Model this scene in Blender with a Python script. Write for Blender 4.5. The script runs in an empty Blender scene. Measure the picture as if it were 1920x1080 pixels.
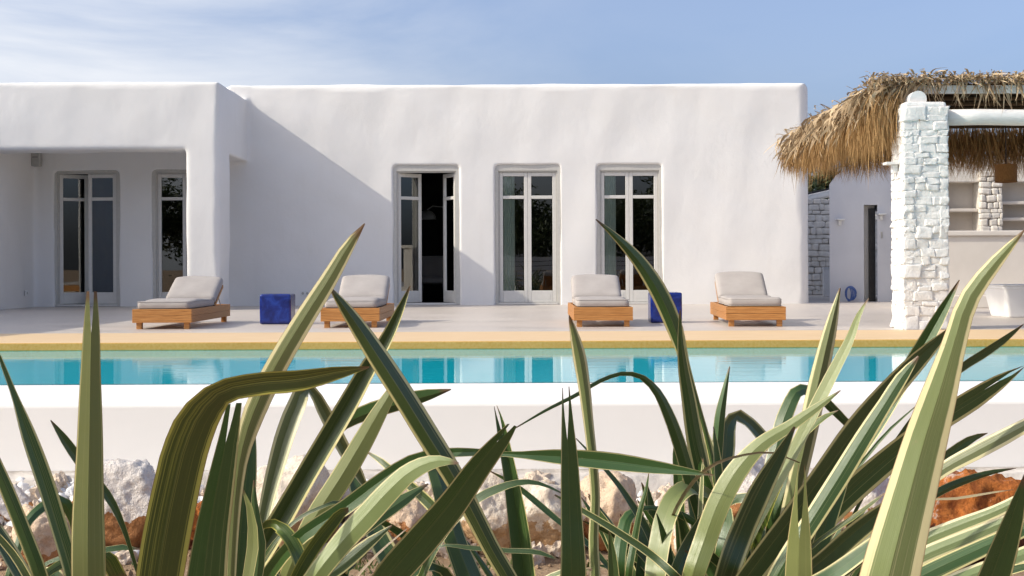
import bpy, bmesh, math, random
import numpy as np
from mathutils import Vector, Matrix, Euler, noise
random.seed(7)
rng = np.random.default_rng(11)
R = math.radians
scene = bpy.context.scene
col = scene.collection

# ------------------------------------------------------------------ camera
F = 2460.0            # focal length in photo pixels (1920 wide)
EYE = 0.70            # eye height above the terrace
ROLL = R(0.24)
cam_d = bpy.data.cameras.new('camera')
cam = bpy.data.objects.new('camera', cam_d)
col.objects.link(cam)
cam_d.sensor_width = 36.0
cam_d.lens = 36.0 * F / 1920.0
cam_d.shift_y = -40.0 / 1920.0
cam_d.clip_start = 0.05
cam_d.clip_end = 3000
cam.matrix_world = Matrix.Translation((0, 0, EYE)) @ Matrix.Rotation(R(90), 4, 'X') @ Matrix.Rotation(-ROLL, 4, 'Z')
scene.camera = cam

# ------------------------------------------------------------------ sky, sun, exposure
TO_SUN = Vector((-1.0, -0.31, 0.711)).normalized()
SUN_EL = math.asin(TO_SUN.z)
SUN_ROT = math.atan2(TO_SUN.x, TO_SUN.y)
world = bpy.data.worlds.new('World')
scene.world = world
world.use_nodes = True
nt = world.node_tree
nt.nodes.clear()
w_out = nt.nodes.new('ShaderNodeOutputWorld')
w_bg = nt.nodes.new('ShaderNodeBackground')
w_sky = nt.nodes.new('ShaderNodeTexSky')
w_sky.sky_type = 'NISHITA'
w_sky.sun_disc = False
w_sky.sun_elevation = SUN_EL
w_sky.sun_rotation = SUN_ROT
w_sky.air_density = 0.6
w_sky.dust_density = 5.2
w_sky.ozone_density = 2.6
w_bg.inputs['Strength'].default_value = 0.15
tc = nt.nodes.new('ShaderNodeTexCoord')
mp = nt.nodes.new('ShaderNodeMapping')
mp.inputs['Location'].default_value = (0.35, 0.0, 0.2)
mp.inputs['Rotation'].default_value = (0, R(14), 0)
mp.inputs['Scale'].default_value = (2.6, 2.6, 8.0)
nz = nt.nodes.new('ShaderNodeTexNoise')
nz.inputs['Scale'].default_value = 1.3
nz.inputs['Detail'].default_value = 7
nz.inputs['Roughness'].default_value = 0.55
nz.inputs['Distortion'].default_value = 0.5
nz2 = nt.nodes.new('ShaderNodeTexNoise')
nz2.inputs['Scale'].default_value = 1.5
nz2.inputs['Detail'].default_value = 1
rp = nt.nodes.new('ShaderNodeValToRGB')
rp.color_ramp.elements[0].position = 0.30
rp.color_ramp.elements[1].position = 0.62
sep = nt.nodes.new('ShaderNodeSeparateXYZ')
mr = nt.nodes.new('ShaderNodeMapRange')      # the cirrus bank thins out from left to right
mr.inputs['From Min'].default_value = 0.12
mr.inputs['From Max'].default_value = -0.42
mr.inputs['To Min'].default_value = 0.08
mr.inputs['To Max'].default_value = 1.0
mr.interpolation_type = 'SMOOTHSTEP'
mul = nt.nodes.new('ShaderNodeMath'); mul.operation = 'MULTIPLY'
mix = nt.nodes.new('ShaderNodeMix'); mix.data_type = 'RGBA'
mix.inputs['B'].default_value = (3.3, 3.4, 3.6, 1)
L = nt.links.new
L(tc.outputs['Generated'], mp.inputs['Vector'])
L(mp.outputs['Vector'], nz.inputs['Vector'])
L(nz.outputs['Fac'], rp.inputs['Fac'])
L(tc.outputs['Generated'], sep.inputs['Vector'])
L(sep.outputs['X'], mr.inputs['Value'])
L(rp.outputs['Color'], mul.inputs[0])
L(mr.outputs['Result'], mul.inputs[1])
L(mul.outputs['Value'], mix.inputs['Factor'])
L(w_sky.outputs['Color'], mix.inputs['A'])
L(mix.outputs['Result'], w_bg.inputs['Color'])
L(w_bg.outputs['Background'], w_out.inputs['Surface'])

sun_d = bpy.data.lights.new('sun', 'SUN')
sun_d.energy = 2.0
sun_d.angle = R(0.55)
sun_d.color = (1.0, 0.925, 0.77)
sun = bpy.data.objects.new('sun', sun_d)
sun.rotation_euler = TO_SUN.to_track_quat('Z', 'Y').to_euler()
sun.location = (-20, -10, 20)
col.objects.link(sun)

scene.view_settings.view_transform = 'Standard'
scene.view_settings.look = 'None'
scene.view_settings.gamma = 1.0
scene.view_settings.use_curve_mapping = False
scene.view_settings.exposure = 0.88
scene.cycles.max_bounces = 10
scene.cycles.diffuse_bounces = 5
scene.cycles.transparent_max_bounces = 16

# ------------------------------------------------------------------ helpers
CR, SR = math.cos(ROLL), math.sin(ROLL)
def P(px, py, d):
    """The world point seen at photo pixel (px, py) at distance d along the view."""
    u, v = px - 960.0, 500.0 - py
    u, v = u * CR + v * SR, -u * SR + v * CR
    return Vector((u / F * d, d, EYE + v / F * d))

def finish(name, bm, mat, parent=None, smooth=False, loc=None):
    me = bpy.data.meshes.new(name)
    bm.to_mesh(me); bm.free()
    return link_mesh(name, me, mat, parent, smooth, loc)

def link_mesh(name, me, mat, parent=None, smooth=False, loc=None):
    if mat is not None and len(me.materials) == 0:
        me.materials.append(mat)
    if smooth:
        me.polygons.foreach_set('use_smooth', [True] * len(me.polygons))
    o = bpy.data.objects.new(name, me)
    col.objects.link(o)
    if parent is not None:
        o.parent = parent
    if loc is not None:
        o.location = loc
    return o

def tag(o, label=None, cat=None, group=None, kind=None):
    if label: o['label'] = label
    if cat: o['category'] = cat
    if group: o['group'] = group
    if kind: o['kind'] = kind
    return o

def empty(name, loc, label, cat, group=None, rz=0.0):
    o = bpy.data.objects.new(name, None)
    o.empty_display_size = 0.2
    col.objects.link(o)
    o.location = loc
    o.rotation_euler = (0, 0, rz)
    return tag(o, label, cat, group)

def copy_tree(o, parent=None):
    c = o.copy()
    col.objects.link(c)
    if parent is not None:
        c.parent = parent
    for ch in list(o.children):
        copy_tree(ch, c)
    return c

def box(bm, x0, x1, y0, y1, z0, z1, M=None):
    vs = [bm.verts.new(v) for v in ((x0,y0,z0),(x1,y0,z0),(x1,y1,z0),(x0,y1,z0),(x0,y0,z1),(x1,y0,z1),(x1,y1,z1),(x0,y1,z1))]
    for f in ((0,3,2,1),(4,5,6,7),(0,1,5,4),(1,2,6,5),(2,3,7,6),(3,0,4,7)):
        bm.faces.new([vs[i] for i in f])
    if M is not None:
        bmesh.ops.transform(bm, matrix=M, verts=vs)
    return vs

def bevel(bm, w=0.006, seg=2):
    bmesh.ops.bevel(bm, geom=list(bm.edges), offset=w, segments=seg, affect='EDGES', profile=0.5)

def boxobj(name, b, mat, parent=None, bev=0.0, M=None, seg=2):
    bm = bmesh.new()
    box(bm, *b)
    if bev: bevel(bm, bev, seg)
    if M is not None: bmesh.ops.transform(bm, matrix=M, verts=bm.verts)
    return finish(name, bm, mat, parent)

def rounded_box(sx, sy, sz, r, cuts=8, puff=0.0, wob=0.0, seed=0):
    """Closed box with rounded corners, optionally cushion-like; centred in x, y and z."""
    bm = bmesh.new()
    bmesh.ops.create_cube(bm, size=2.0)
    bmesh.ops.subdivide_edges(bm, edges=list(bm.edges), cuts=cuts, use_grid_fill=True)
    hx, hy, hz = sx/2, sy/2, sz/2
    for v in bm.verts:
        q = v.co.copy()
        # pull the sample lines towards the corners so that the rounding is resolved
        q = Vector([math.copysign(abs(c) ** 0.6, c) for c in q])
        p = Vector((q.x*hx, q.y*hy, q.z*hz))
        rr = min(r, hx*.98, hy*.98, hz*.98)
        c = Vector((max(-hx+rr, min(hx-rr, p.x)), max(-hy+rr, min(hy-rr, p.y)), max(-hz+rr, min(hz-rr, p.z))))
        dlt = p - c
        if dlt.length > 1e-9:
            p = c + dlt.normalized() * rr
        if puff:
            k = (1 - (p.x/hx)**4) * (1 - (p.y/hy)**4)
            p.z += math.copysign(puff, p.z) * k
        if wob:
            n = noise.noise_vector(Vector((p.x*5+seed*3.1, p.y*5, p.z*5)))
            p += n * wob
        v.co = p
    return bm

def cyl(bm, p0, p1, r0, r1=None, seg=12, cap=True):
    p0, p1 = Vector(p0), Vector(p1)
    r1 = r0 if r1 is None else r1
    d = (p1 - p0).normalized()
    a = d.orthogonal().normalized(); b = d.cross(a)
    ra = [bm.verts.new(p0 + (a*math.cos(t)+b*math.sin(t))*r0) for t in [2*math.pi*i/seg for i in range(seg)]]
    rb = [bm.verts.new(p1 + (a*math.cos(t)+b*math.sin(t))*r1) for t in [2*math.pi*i/seg for i in range(seg)]]
    for i in range(seg):
        j = (i+1) % seg
        bm.faces.new((ra[i], ra[j], rb[j], rb[i]))
    if cap:
        bm.faces.new(ra[::-1]); bm.faces.new(rb)

def tube(bm, pts, rad, seg=8):
    pts = [Vector(p) for p in pts]
    rads = rad if isinstance(rad, (list, tuple)) else [rad]*len(pts)
    rings = []
    up = Vector((0.13, 0.2, 1)).normalized()
    for i, p in enumerate(pts):
        t = (pts[min(i+1, len(pts)-1)] - pts[max(i-1, 0)]).normalized()
        a = t.cross(up)
        if a.length < 1e-3: a = t.cross(Vector((1, 0, 0)))
        a.normalize(); b = t.cross(a)
        rings.append([bm.verts.new(p + (a*math.cos(q)+b*math.sin(q))*rads[i]) for q in [2*math.pi*k/seg for k in range(seg)]])
    for r0, r1 in zip(rings, rings[1:]):
        for k in range(seg):
            j = (k+1) % seg
            bm.faces.new((r0[k], r0[j], r1[j], r1[k]))
    bm.faces.new(rings[0][::-1]); bm.faces.new(rings[-1])
    bmesh.ops.recalc_face_normals(bm, faces=list(bm.faces))

def sheet(name, x0, x1, y0, y1, z, mat):
    bm = bmesh.new()
    bm.faces.new([bm.verts.new(p) for p in ((x0,y0,z),(x1,y0,z),(x1,y1,z),(x0,y1,z))])
    return finish(name, bm, mat)

def mesh_from_quads(name, V, Q, mat, parent=None, smooth=True):
    me = bpy.data.meshes.new(name)
    V = np.asarray(V, dtype=np.float32); Q = np.asarray(Q, dtype=np.int32)
    me.vertices.add(len(V)); me.vertices.foreach_set('co', V.ravel())
    me.loops.add(Q.size); me.loops.foreach_set('vertex_index', Q.ravel())
    me.polygons.add(len(Q)); me.polygons.foreach_set('loop_start', np.arange(0, Q.size, 4, dtype=np.int32))
    me.update(calc_edges=True)
    return link_mesh(name, me, mat, parent, smooth)

# ------------------------------------------------------------------ materials
class N:
    """A small node-graph writer."""
    def __init__(self, name):
        self.m = bpy.data.materials.new(name)
        self.m.use_nodes = True
        self.t = self.m.node_tree
        self.t.nodes.clear()
        self.out = self.t.nodes.new('ShaderNodeOutputMaterial')
    def n(self, kind, **kw):
        nd = self.t.nodes.new('ShaderNode' + kind)
        for k, v in kw.items():
            setattr(nd, k, v)
        return nd
    def link(self, a, b):
        self.t.links.new(a, b)
    def coord(self, out='Object', scale=(1,1,1), rot=(0,0,0), loc=(0,0,0)):
        tcn = self.n('TexCoord'); m = self.n('Mapping')
        m.inputs['Scale'].default_value = scale
        m.inputs['Rotation'].default_value = rot
        m.inputs['Location'].default_value = loc
        self.link(tcn.outputs[out], m.inputs['Vector'])
        return m.outputs['Vector']
    def noise(self, vec, scale, detail=4, rough=0.55, dist=0.0):
        z = self.n('TexNoise')
        z.inputs['Scale'].default_value = scale
        z.inputs['Detail'].default_value = detail
        z.inputs['Roughness'].default_value = rough
        z.inputs['Distortion'].default_value = dist
        if vec is not None: self.link(vec, z.inputs['Vector'])
        return z.outputs['Fac']
    def ramp(self, fac, stops, interp='LINEAR'):
        r = self.n('ValToRGB')
        r.color_ramp.interpolation = interp
        el = r.color_ramp.elements
        while len(el) < len(stops): el.new(0.5)
        for e, (p, c) in zip(el, stops):
            e.position = p
            e.color = (*c, 1) if len(c) == 3 else c
        self.link(fac, r.inputs['Fac'])
        return r.outputs['Color']
    def mixc(self, fac, a, b, mode='MIX'):
        mx = self.n('Mix', data_type='RGBA', blend_type=mode)
        for sock, v in ((mx.inputs['Factor'], fac), (mx.inputs['A'], a), (mx.inputs['B'], b)):
            if isinstance(v, (int, float)): sock.default_value = v
            elif isinstance(v, tuple): sock.default_value = (*v, 1)
            else: self.link(v, sock)
        return mx.outputs['Result']
    def math(self, op, a, b=None):
        mn = self.n('Math', operation=op)
        for s, v in zip(mn.inputs, (a, b)):
            if v is None: continue
            if isinstance(v, (int, float)): s.default_value = v
            else: self.link(v, s)
        return mn.outputs['Value']
    def bump(self, h, strength, dist=0.01, prev=None):
        b = self.n('Bump')
        b.inputs['Strength'].default_value = strength
        b.inputs['Distance'].default_value = dist
        self.link(h, b.inputs['Height'])
        if prev is not None: self.link(prev, b.inputs['Normal'])
        return b.outputs['Normal']
    def bsdf(self, color, rough, spec=0.5, normal=None, **kw):
        p = self.n('BsdfPrincipled')
        if isinstance(color, tuple): p.inputs['Base Color'].default_value = (*color, 1)
        else: self.link(color, p.inputs['Base Color'])
        if isinstance(rough, (int, float)): p.inputs['Roughness'].default_value = rough
        else: self.link(rough, p.inputs['Roughness'])
        p.inputs['Specular IOR Level'].default_value = spec
        if normal is not None: self.link(normal, p.inputs['Normal'])
        for k, v in kw.items():
            p.inputs[k].default_value = v
        return p.outputs['BSDF']
    def done(self, sh):
        self.link(sh, self.out.inputs['Surface'])
        return self.m

def simple(name, a, b, rough=0.6, scale=8, bump=0.1, dist=0.005, spec=0.3, stretch=(1,1,1), detail=5, coord='Object'):
    g = N(name)
    v = g.coord(coord, stretch)
    f = g.noise(v, scale, detail)
    c = g.ramp(f, [(0.3, a), (0.7, b)])
    nrm = g.bump(f, bump, dist) if bump else None
    return g.done(g.bsdf(c, rough, spec, nrm))

def plaster():
    g = N('white_plaster')
    v = g.coord('Object')
    big = g.noise(v, 0.9, 3)
    mid = g.noise(v, 5.0, 4)
    fine = g.noise(v, 60, 3)
    c = g.ramp(big, [(0.25, (0.77, 0.755, 0.735)), (0.75, (0.82, 0.805, 0.79))])
    st = g.noise(g.coord('Object', (3.0, 3.0, 0.35)), 1.6, 4)
    c = g.mixc(g.ramp(st, [(0.55, (0,0,0)), (0.8, (0.12,0.12,0.12))]), c, (0.62, 0.58, 0.53))
    n1 = g.bump(mid, 0.22, 0.03)
    n2 = g.bump(fine, 0.08, 0.003, n1)
    return g.done(g.bsdf(c, 0.85, 0.2, n2))
M_PLASTER = plaster()
M_SHADETINT = simple('shade_tinted_limewash', (0.58, 0.59, 0.63), (0.66, 0.67, 0.71), 0.85, 1.5, 0.12, 0.02, 0.2)  # white outbuilding plaster with its cool shade put into the colour
def limewash():
    g = N('limewashed_stone')
    v = g.coord('Object')
    a = g.noise(v, 9, 6, 0.65); b = g.noise(v, 38, 6, 0.7)
    c = g.ramp(a, [(0.3, (0.74, 0.725, 0.70)), (0.7, (0.83, 0.815, 0.79))])
    return g.done(g.bsdf(c, 0.9, 0.12, g.bump(b, 0.7, 0.012, g.bump(a, 0.6, 0.02))))
M_LIMEWASH = limewash()
M_STONE_GREY = simple('rough_pale_stone', (0.54, 0.50, 0.44), (0.74, 0.70, 0.64), 0.9, 10, 0.6, 0.02, 0.2)
M_POOLWHITE = simple('white_pool_render', (0.82, 0.80, 0.77), (0.86, 0.84, 0.81), 0.8, 1.6, 0.05, 0.01, 0.25)
M_FRAME = simple('grey_door_paint', (0.50, 0.485, 0.455), (0.55, 0.535, 0.50), 0.45, 20, 0.03, 0.002, 0.4)
M_LEAFPAINT = simple('pale_door_paint', (0.62, 0.60, 0.57), (0.66, 0.645, 0.61), 0.45, 20, 0.03, 0.002, 0.4)
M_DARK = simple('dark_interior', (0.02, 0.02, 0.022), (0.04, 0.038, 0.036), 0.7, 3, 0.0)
M_BLACK = simple('black_metal', (0.015, 0.015, 0.017), (0.03, 0.03, 0.03), 0.35, 10, 0.0)
M_GREYBOX = simple('grey_plastic', (0.40, 0.39, 0.37), (0.46, 0.45, 0.43), 0.5, 20, 0.0)
M_SOCKET = simple('white_plastic', (0.72, 0.72, 0.71), (0.78, 0.78, 0.77), 0.4, 20, 0.0)
M_CURTAIN = simple('pale_green_curtain', (0.66, 0.71, 0.65), (0.74, 0.79, 0.72), 0.9, 14, 0.1, 0.01)
M_WHITEWOOD = simple('white_painted_wood', (0.70, 0.69, 0.67), (0.80, 0.79, 0.77), 0.6, 12, 0.25, 0.006, 0.3, (1, 6, 6))
M_TUB = simple('white_moulded_plastic', (0.80, 0.80, 0.80), (0.83, 0.83, 0.83), 0.35, 5, 0.0, spec=0.5)
M_COUNTER = simple('beige_counter_render', (0.68, 0.63, 0.57), (0.76, 0.71, 0.65), 0.7, 2.2, 0.08, 0.01)
M_SHELFWALL = simple('warm_grey_render', (0.56, 0.51, 0.45), (0.64, 0.59, 0.53), 0.85, 3, 0.15, 0.01)
M_FENCE = simple('white_board_paint', (0.68, 0.68, 0.67), (0.78, 0.78, 0.77), 0.6, 6, 0.1, 0.004, 0.3, (0.3, 4, 4))
M_STEEL = simple('brushed_steel', (0.25, 0.25, 0.25), (0.35, 0.35, 0.35), 0.35, 10, 0.0)

def concrete():
    g = N('polished_concrete')
    v = g.coord('Object', (0.5, 1.4, 1))
    a = g.noise(v, 1.3, 6, 0.62, 0.5)
    b = g.noise(g.coord('Object'), 14, 5)
    c = g.ramp(a, [(0.25, (0.47, 0.405, 0.35)), (0.5, (0.585, 0.51, 0.445)), (0.78, (0.68, 0.61, 0.54))])
    c = g.mixc(0.25, c, g.ramp(b, [(0.3, (0.35, 0.32, 0.3)), (0.7, (0.62, 0.6, 0.57))]))
    r = g.ramp(a, [(0.3, (0.32,)*3), (0.7, (0.5,)*3)])
    return g.done(g.bsdf(c, r, 0.45, g.bump(b, 0.05, 0.003)))
M_DECK = concrete()

def coping():
    g = N('ochre_coping_stone')
    v = g.coord('Object')
    a = g.noise(g.coord('Object', (0.6, 2, 2)), 2.5, 6)
    b = g.noise(v, 40, 4)
    c = g.ramp(a, [(0.3, (0.62, 0.28, 0.03)), (0.7, (0.70, 0.35, 0.06))])
    c = g.mixc(0.2, c, g.ramp(b, [(0.35, (0.45, 0.3, 0.14)), (0.6, (0.75, 0.6, 0.36))]))
    return g.done(g.bsdf(c, 0.6, 0.3, g.bump(b, 0.15, 0.003)))
M_COPING = coping()
M_COPETOP = simple('cream_coping_slab', (0.68, 0.48, 0.27), (0.74, 0.55, 0.34), 0.6, 5, 0.08, 0.003, 0.3, (0.5, 2, 1))

def water():
    g = N('pool_water')
    v = g.coord('Object', (0.9, 2.6, 1))
    a = g.noise(v, 2.2, 3, 0.5, 0.3)
    b = g.noise(g.coord('Object', (1.2, 5.0, 1)), 7.0, 2)
    n1 = g.bump(a, 0.032, 0.04)
    n2 = g.bump(b, 0.035, 0.010, n1)
    big = g.noise(g.coord('Object'), 0.25, 2)
    c = g.ramp(big, [(0.3, (0.008, 0.49, 0.62)), (0.7, (0.02, 0.57, 0.70))])
    return g.done(g.bsdf(c, 0.015, 0.5, n2, IOR=1.33))
M_WATER = water()
M_TILE = simple('turquoise_pool_tile', (0.10, 0.50, 0.55), (0.16, 0.58, 0.62), 0.4, 6, 0.0)

def glass():
    g = N('window_glass')
    fr = g.n('Fresnel'); fr.inputs['IOR'].default_value = 1.95
    tr = g.n('BsdfTransparent'); tr.inputs['Color'].default_value = (0.72, 0.78, 0.76, 1)
    gl = g.n('BsdfGlossy'); gl.inputs['Roughness'].default_value = 0.0
    gl.inputs['Color'].default_value = (0.93, 0.96, 0.97, 1)
    wv = g.noise(g.coord('Object'), 1.5, 1)
    g.link(g.bump(wv, 0.02, 0.02), gl.inputs['Normal'])
    mx = g.n('MixShader')
    g.link(fr.outputs['Fac'], mx.inputs['Fac'])
    g.link(tr.outputs['BSDF'], mx.inputs[1]); g.link(gl.outputs['BSDF'], mx.inputs[2])
    return g.done(mx.outputs['Shader'])
M_GLASS = glass()

def teak(name, rot=(0,0,0), dark=1.0):
    g = N(name)
    rnd = g.n('ObjectInfo').outputs['Random']
    tcn = g.n('TexCoord'); m = g.n('Mapping')
    m.inputs['Rotation'].default_value = rot
    m.inputs['Scale'].default_value = (1.6, 11.0, 17.0)
    cb = g.n('CombineXYZ')
    g.link(g.math('MULTIPLY', rnd, 17.0), cb.inputs['X'])
    g.link(g.math('MULTIPLY', rnd, 5.0), cb.inputs['Y'])
    g.link(tcn.outputs['Object'], m.inputs['Vector']); g.link(cb.outputs['Vector'], m.inputs['Location'])
    w = g.n('TexWave', wave_type='BANDS', bands_direction='Z')
    w.inputs['Scale'].default_value = 1.1
    w.inputs['Distortion'].default_value = 7.0
    w.inputs['Detail'].default_value = 4
    w.inputs['Detail Scale'].default_value = 1.2
    g.link(m.outputs['Vector'], w.inputs['Vector'])
    f2 = g.noise(m.outputs['Vector'], 4, 6)
    c = g.ramp(w.outputs['Fac'], [(0.0, (0.24*dark, 0.085*dark, 0.016*dark)), (0.4, (0.48*dark, 0.19*dark, 0.042*dark)), (1.0, (0.62*dark, 0.28*dark, 0.075*dark))])
    c = g.mixc(0.35, c, g.ramp(f2, [(0.3, (0.25*dark, 0.10*dark, 0.03*dark)), (0.7, (0.6*dark, 0.33*dark, 0.13*dark))]))
    return g.done(g.bsdf(c, 0.5, 0.35, g.bump(w.outputs['Fac'], 0.08, 0.002)))
M_TEAK_X = teak('teak_grain_across')
M_TEAK_Y = teak('teak_grain_along', (0, 0, R(90)), 0.92)

def fabric():
    g = N('grey_canvas')
    v = g.coord('Object')
    a = g.noise(v, 260, 2)
    b = g.noise(v, 5, 4)
    cr = g.noise(g.coord('Object', (1.2, 7, 2)), 3.5, 3, 0.5, 0.6)
    c = g.ramp(b, [(0.3, (0.39, 0.355, 0.335)), (0.7, (0.45, 0.415, 0.39))])
    n1 = g.bump(cr, 0.35, 0.02)
    return g.done(g.bsdf(c, 0.9, 0.15, g.bump(a, 0.25, 0.002, n1)))
M_FABRIC = fabric()
M_PIPING = simple('grey_piping', (0.38, 0.35, 0.33), (0.43, 0.40, 0.38), 0.9, 60, 0.1)

def blue_glaze():
    g = N('cobalt_glaze')
    v = g.coord('Object')
    a = g.noise(v, 7, 6, 0.65, 0.8)
    b = g.noise(v, 40, 4)
    c = g.ramp(a, [(0.3, (0.004, 0.008, 0.06)), (0.5, (0.008, 0.022, 0.18)), (0.72, (0.02, 0.06, 0.34))])
    return g.done(g.bsdf(c, 0.22, 0.5, g.bump(b, 0.12, 0.004)))
M_BLUE = blue_glaze()

def thatch(name, lo, hi):
    g = N(name)
    geo = g.n('NewGeometry')
    c = g.ramp(geo.outputs['Random Per Island'], [(0.0, lo), (0.55, tuple((a+b)/2 for a, b in zip(lo, hi))), (1.0, hi)])
    f = g.noise(g.coord('Object'), 12, 3)
    c = g.mixc(0.35, c, g.mixc(f, lo, hi))
    p = g.bsdf(c, 0.7, 0.25)
    tl = g.n('BsdfTranslucent'); g.link(c, tl.inputs['Color'])
    mx = g.n('MixShader'); mx.inputs['Fac'].default_value = 0.18
    g.link(p, mx.inputs[1]); g.link(tl.outputs['BSDF'], mx.inputs[2])
    return g.done(mx.outputs['Shader'])
M_PALM = thatch('dry_palm_leaf', (0.20, 0.13, 0.07), (0.74, 0.58, 0.38))
M_FRINGE = thatch('brown_reed_fringe', (0.21, 0.11, 0.040), (0.56, 0.36, 0.16))
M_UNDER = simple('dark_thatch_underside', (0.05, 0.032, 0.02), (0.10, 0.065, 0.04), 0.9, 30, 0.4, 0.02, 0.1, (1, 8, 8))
M_WICKER = simple('brown_wicker', (0.16, 0.075, 0.025), (0.34, 0.17, 0.06), 0.7, 60, 0.6, 0.01, 0.2, (6, 6, 0.5))

def rock_mat(name, top, mid, low, lowpos=0.35, spot=0.25, pale=None):
    g = N(name)
    v = g.coord('Object')
    sepn = g.n('SeparateXYZ'); g.link(v, sepn.inputs['Vector'])
    a = g.noise(v, 3.0, 7, 0.6, 0.4)
    b = g.noise(v, 16, 6, 0.65)
    vo = g.n('TexVoronoi', feature='DISTANCE_TO_EDGE'); vo.inputs['Scale'].default_value = 5.0
    g.link(v, vo.inputs['Vector'])
    hgt = g.math('ADD', sepn.outputs['Z'], g.math('MULTIPLY', g.math('SUBTRACT', a, 0.5), 0.5))
    c1 = g.ramp(b, [(0.3, mid), (0.65, top)])
    c2 = g.mixc(g.ramp(hgt, [(lowpos - 0.06, (1, 1, 1)), (lowpos + 0.06, (0, 0, 0))]), c1, low)
    c3 = g.mixc(g.ramp(a, [(0.56, (0, 0, 0)), (0.66, (spot,)*3)]), c2, low)
    if pale is not None:
        pz = g.noise(v, 6.5, 8, 0.7, 0.8)
        c3 = g.mixc(g.ramp(pz, [(0.57, (0, 0, 0)), (0.64, (0.9,)*3)]), c3, pale)
    d = g.noise(v, 48, 6, 0.7)
    c3 = g.mixc(0.40, c3, g.ramp(d, [(0.32, (0.42, 0.36, 0.32)), (0.48, (1, 1, 1))]), 'MULTIPLY')
    n1 = g.bump(a, 0.6, 0.05)
    n2 = g.bump(d, 0.6, 0.012, g.bump(b, 0.9, 0.03, n1))
    return g.done(g.bsdf(c3, 0.9, 0.2, n2))
M_ROCK_WHITE = rock_mat('white_limestone', (0.80, 0.75, 0.70), (0.64, 0.58, 0.54), (0.33, 0.15, 0.06), -0.12, 0.2)
M_ROCK_CREAM = rock_mat('cream_limestone', (0.82, 0.73, 0.61), (0.74, 0.62, 0.49), (0.52, 0.34, 0.19), -0.1, 0.5)
M_ROCK_PEACH = rock_mat('peach_limestone', (0.72, 0.56, 0.41), (0.66, 0.48, 0.34), (0.42, 0.19, 0.08), -0.15, 0.5)
M_ROCK_RED = rock_mat('rust_red_rock', (0.50, 0.17, 0.04), (0.20, 0.055, 0.018), (0.085, 0.022, 0.010), -0.05, 0.0, (0.62, 0.50, 0.42))
M_RUBBLE = rock_mat('white_rubble_stone', (0.84, 0.80, 0.74), (0.66, 0.60, 0.54), (0.70, 0.58, 0.46), -9.0, 0.4)
M_PEBBLE = simple('white_pebble', (0.72, 0.71, 0.70), (0.84, 0.83, 0.82), 0.8, 6, 0.1, 0.01, 0.1)
M_FOOTING = simple('grey_concrete_footing', (0.46, 0.42, 0.38), (0.66, 0.62, 0.58), 0.95, 7, 0.9, 0.03, 0.1)

def soil():
    g = N('dry_soil')
    v = g.coord('Object')
    a = g.noise(v, 6, 7, 0.65)
    b = g.noise(v, 45, 6, 0.7)
    c = g.ramp(a, [(0.3, (0.30, 0.20, 0.115)), (0.55, (0.44, 0.31, 0.195)), (0.75, (0.54, 0.41, 0.28))])
    c = g.mixc(0.4, c, g.ramp(b, [(0.35, (0.20, 0.12, 0.07)), (0.65, (0.5, 0.38, 0.27))]))
    return g.done(g.bsdf(c, 0.95, 0.1, g.bump(b, 0.9, 0.025, g.bump(a, 0.6, 0.05))))
M_SOIL = soil()

def foliage(name, lo, hi):
    g = N(name)
    geo = g.n('NewGeometry')
    c = g.ramp(geo.outputs['Random Per Island'], [(0.0, lo), (1.0, hi)])
    p = g.bsdf(c, 0.55, 0.35)
    tl = g.n('BsdfTranslucent'); g.link(c, tl.inputs['Color'])
    mx = g.n('MixShader'); mx.inputs['Fac'].default_value = 0.25
    g.link(p, mx.inputs[1]); g.link(tl.outputs['BSDF'], mx.inputs[2])
    return g.done(mx.outputs['Shader'])
M_OLIVE = foliage('olive_foliage', (0.035, 0.055, 0.02), (0.11, 0.14, 0.06))
M_WEED = foliage('weed_green', (0.06, 0.09, 0.02), (0.14, 0.17, 0.05))
M_BARK = simple('bark', (0.09, 0.065, 0.045), (0.18, 0.14, 0.10), 0.9, 12, 0.8, 0.02, 0.1, (4, 4, 1))

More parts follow.
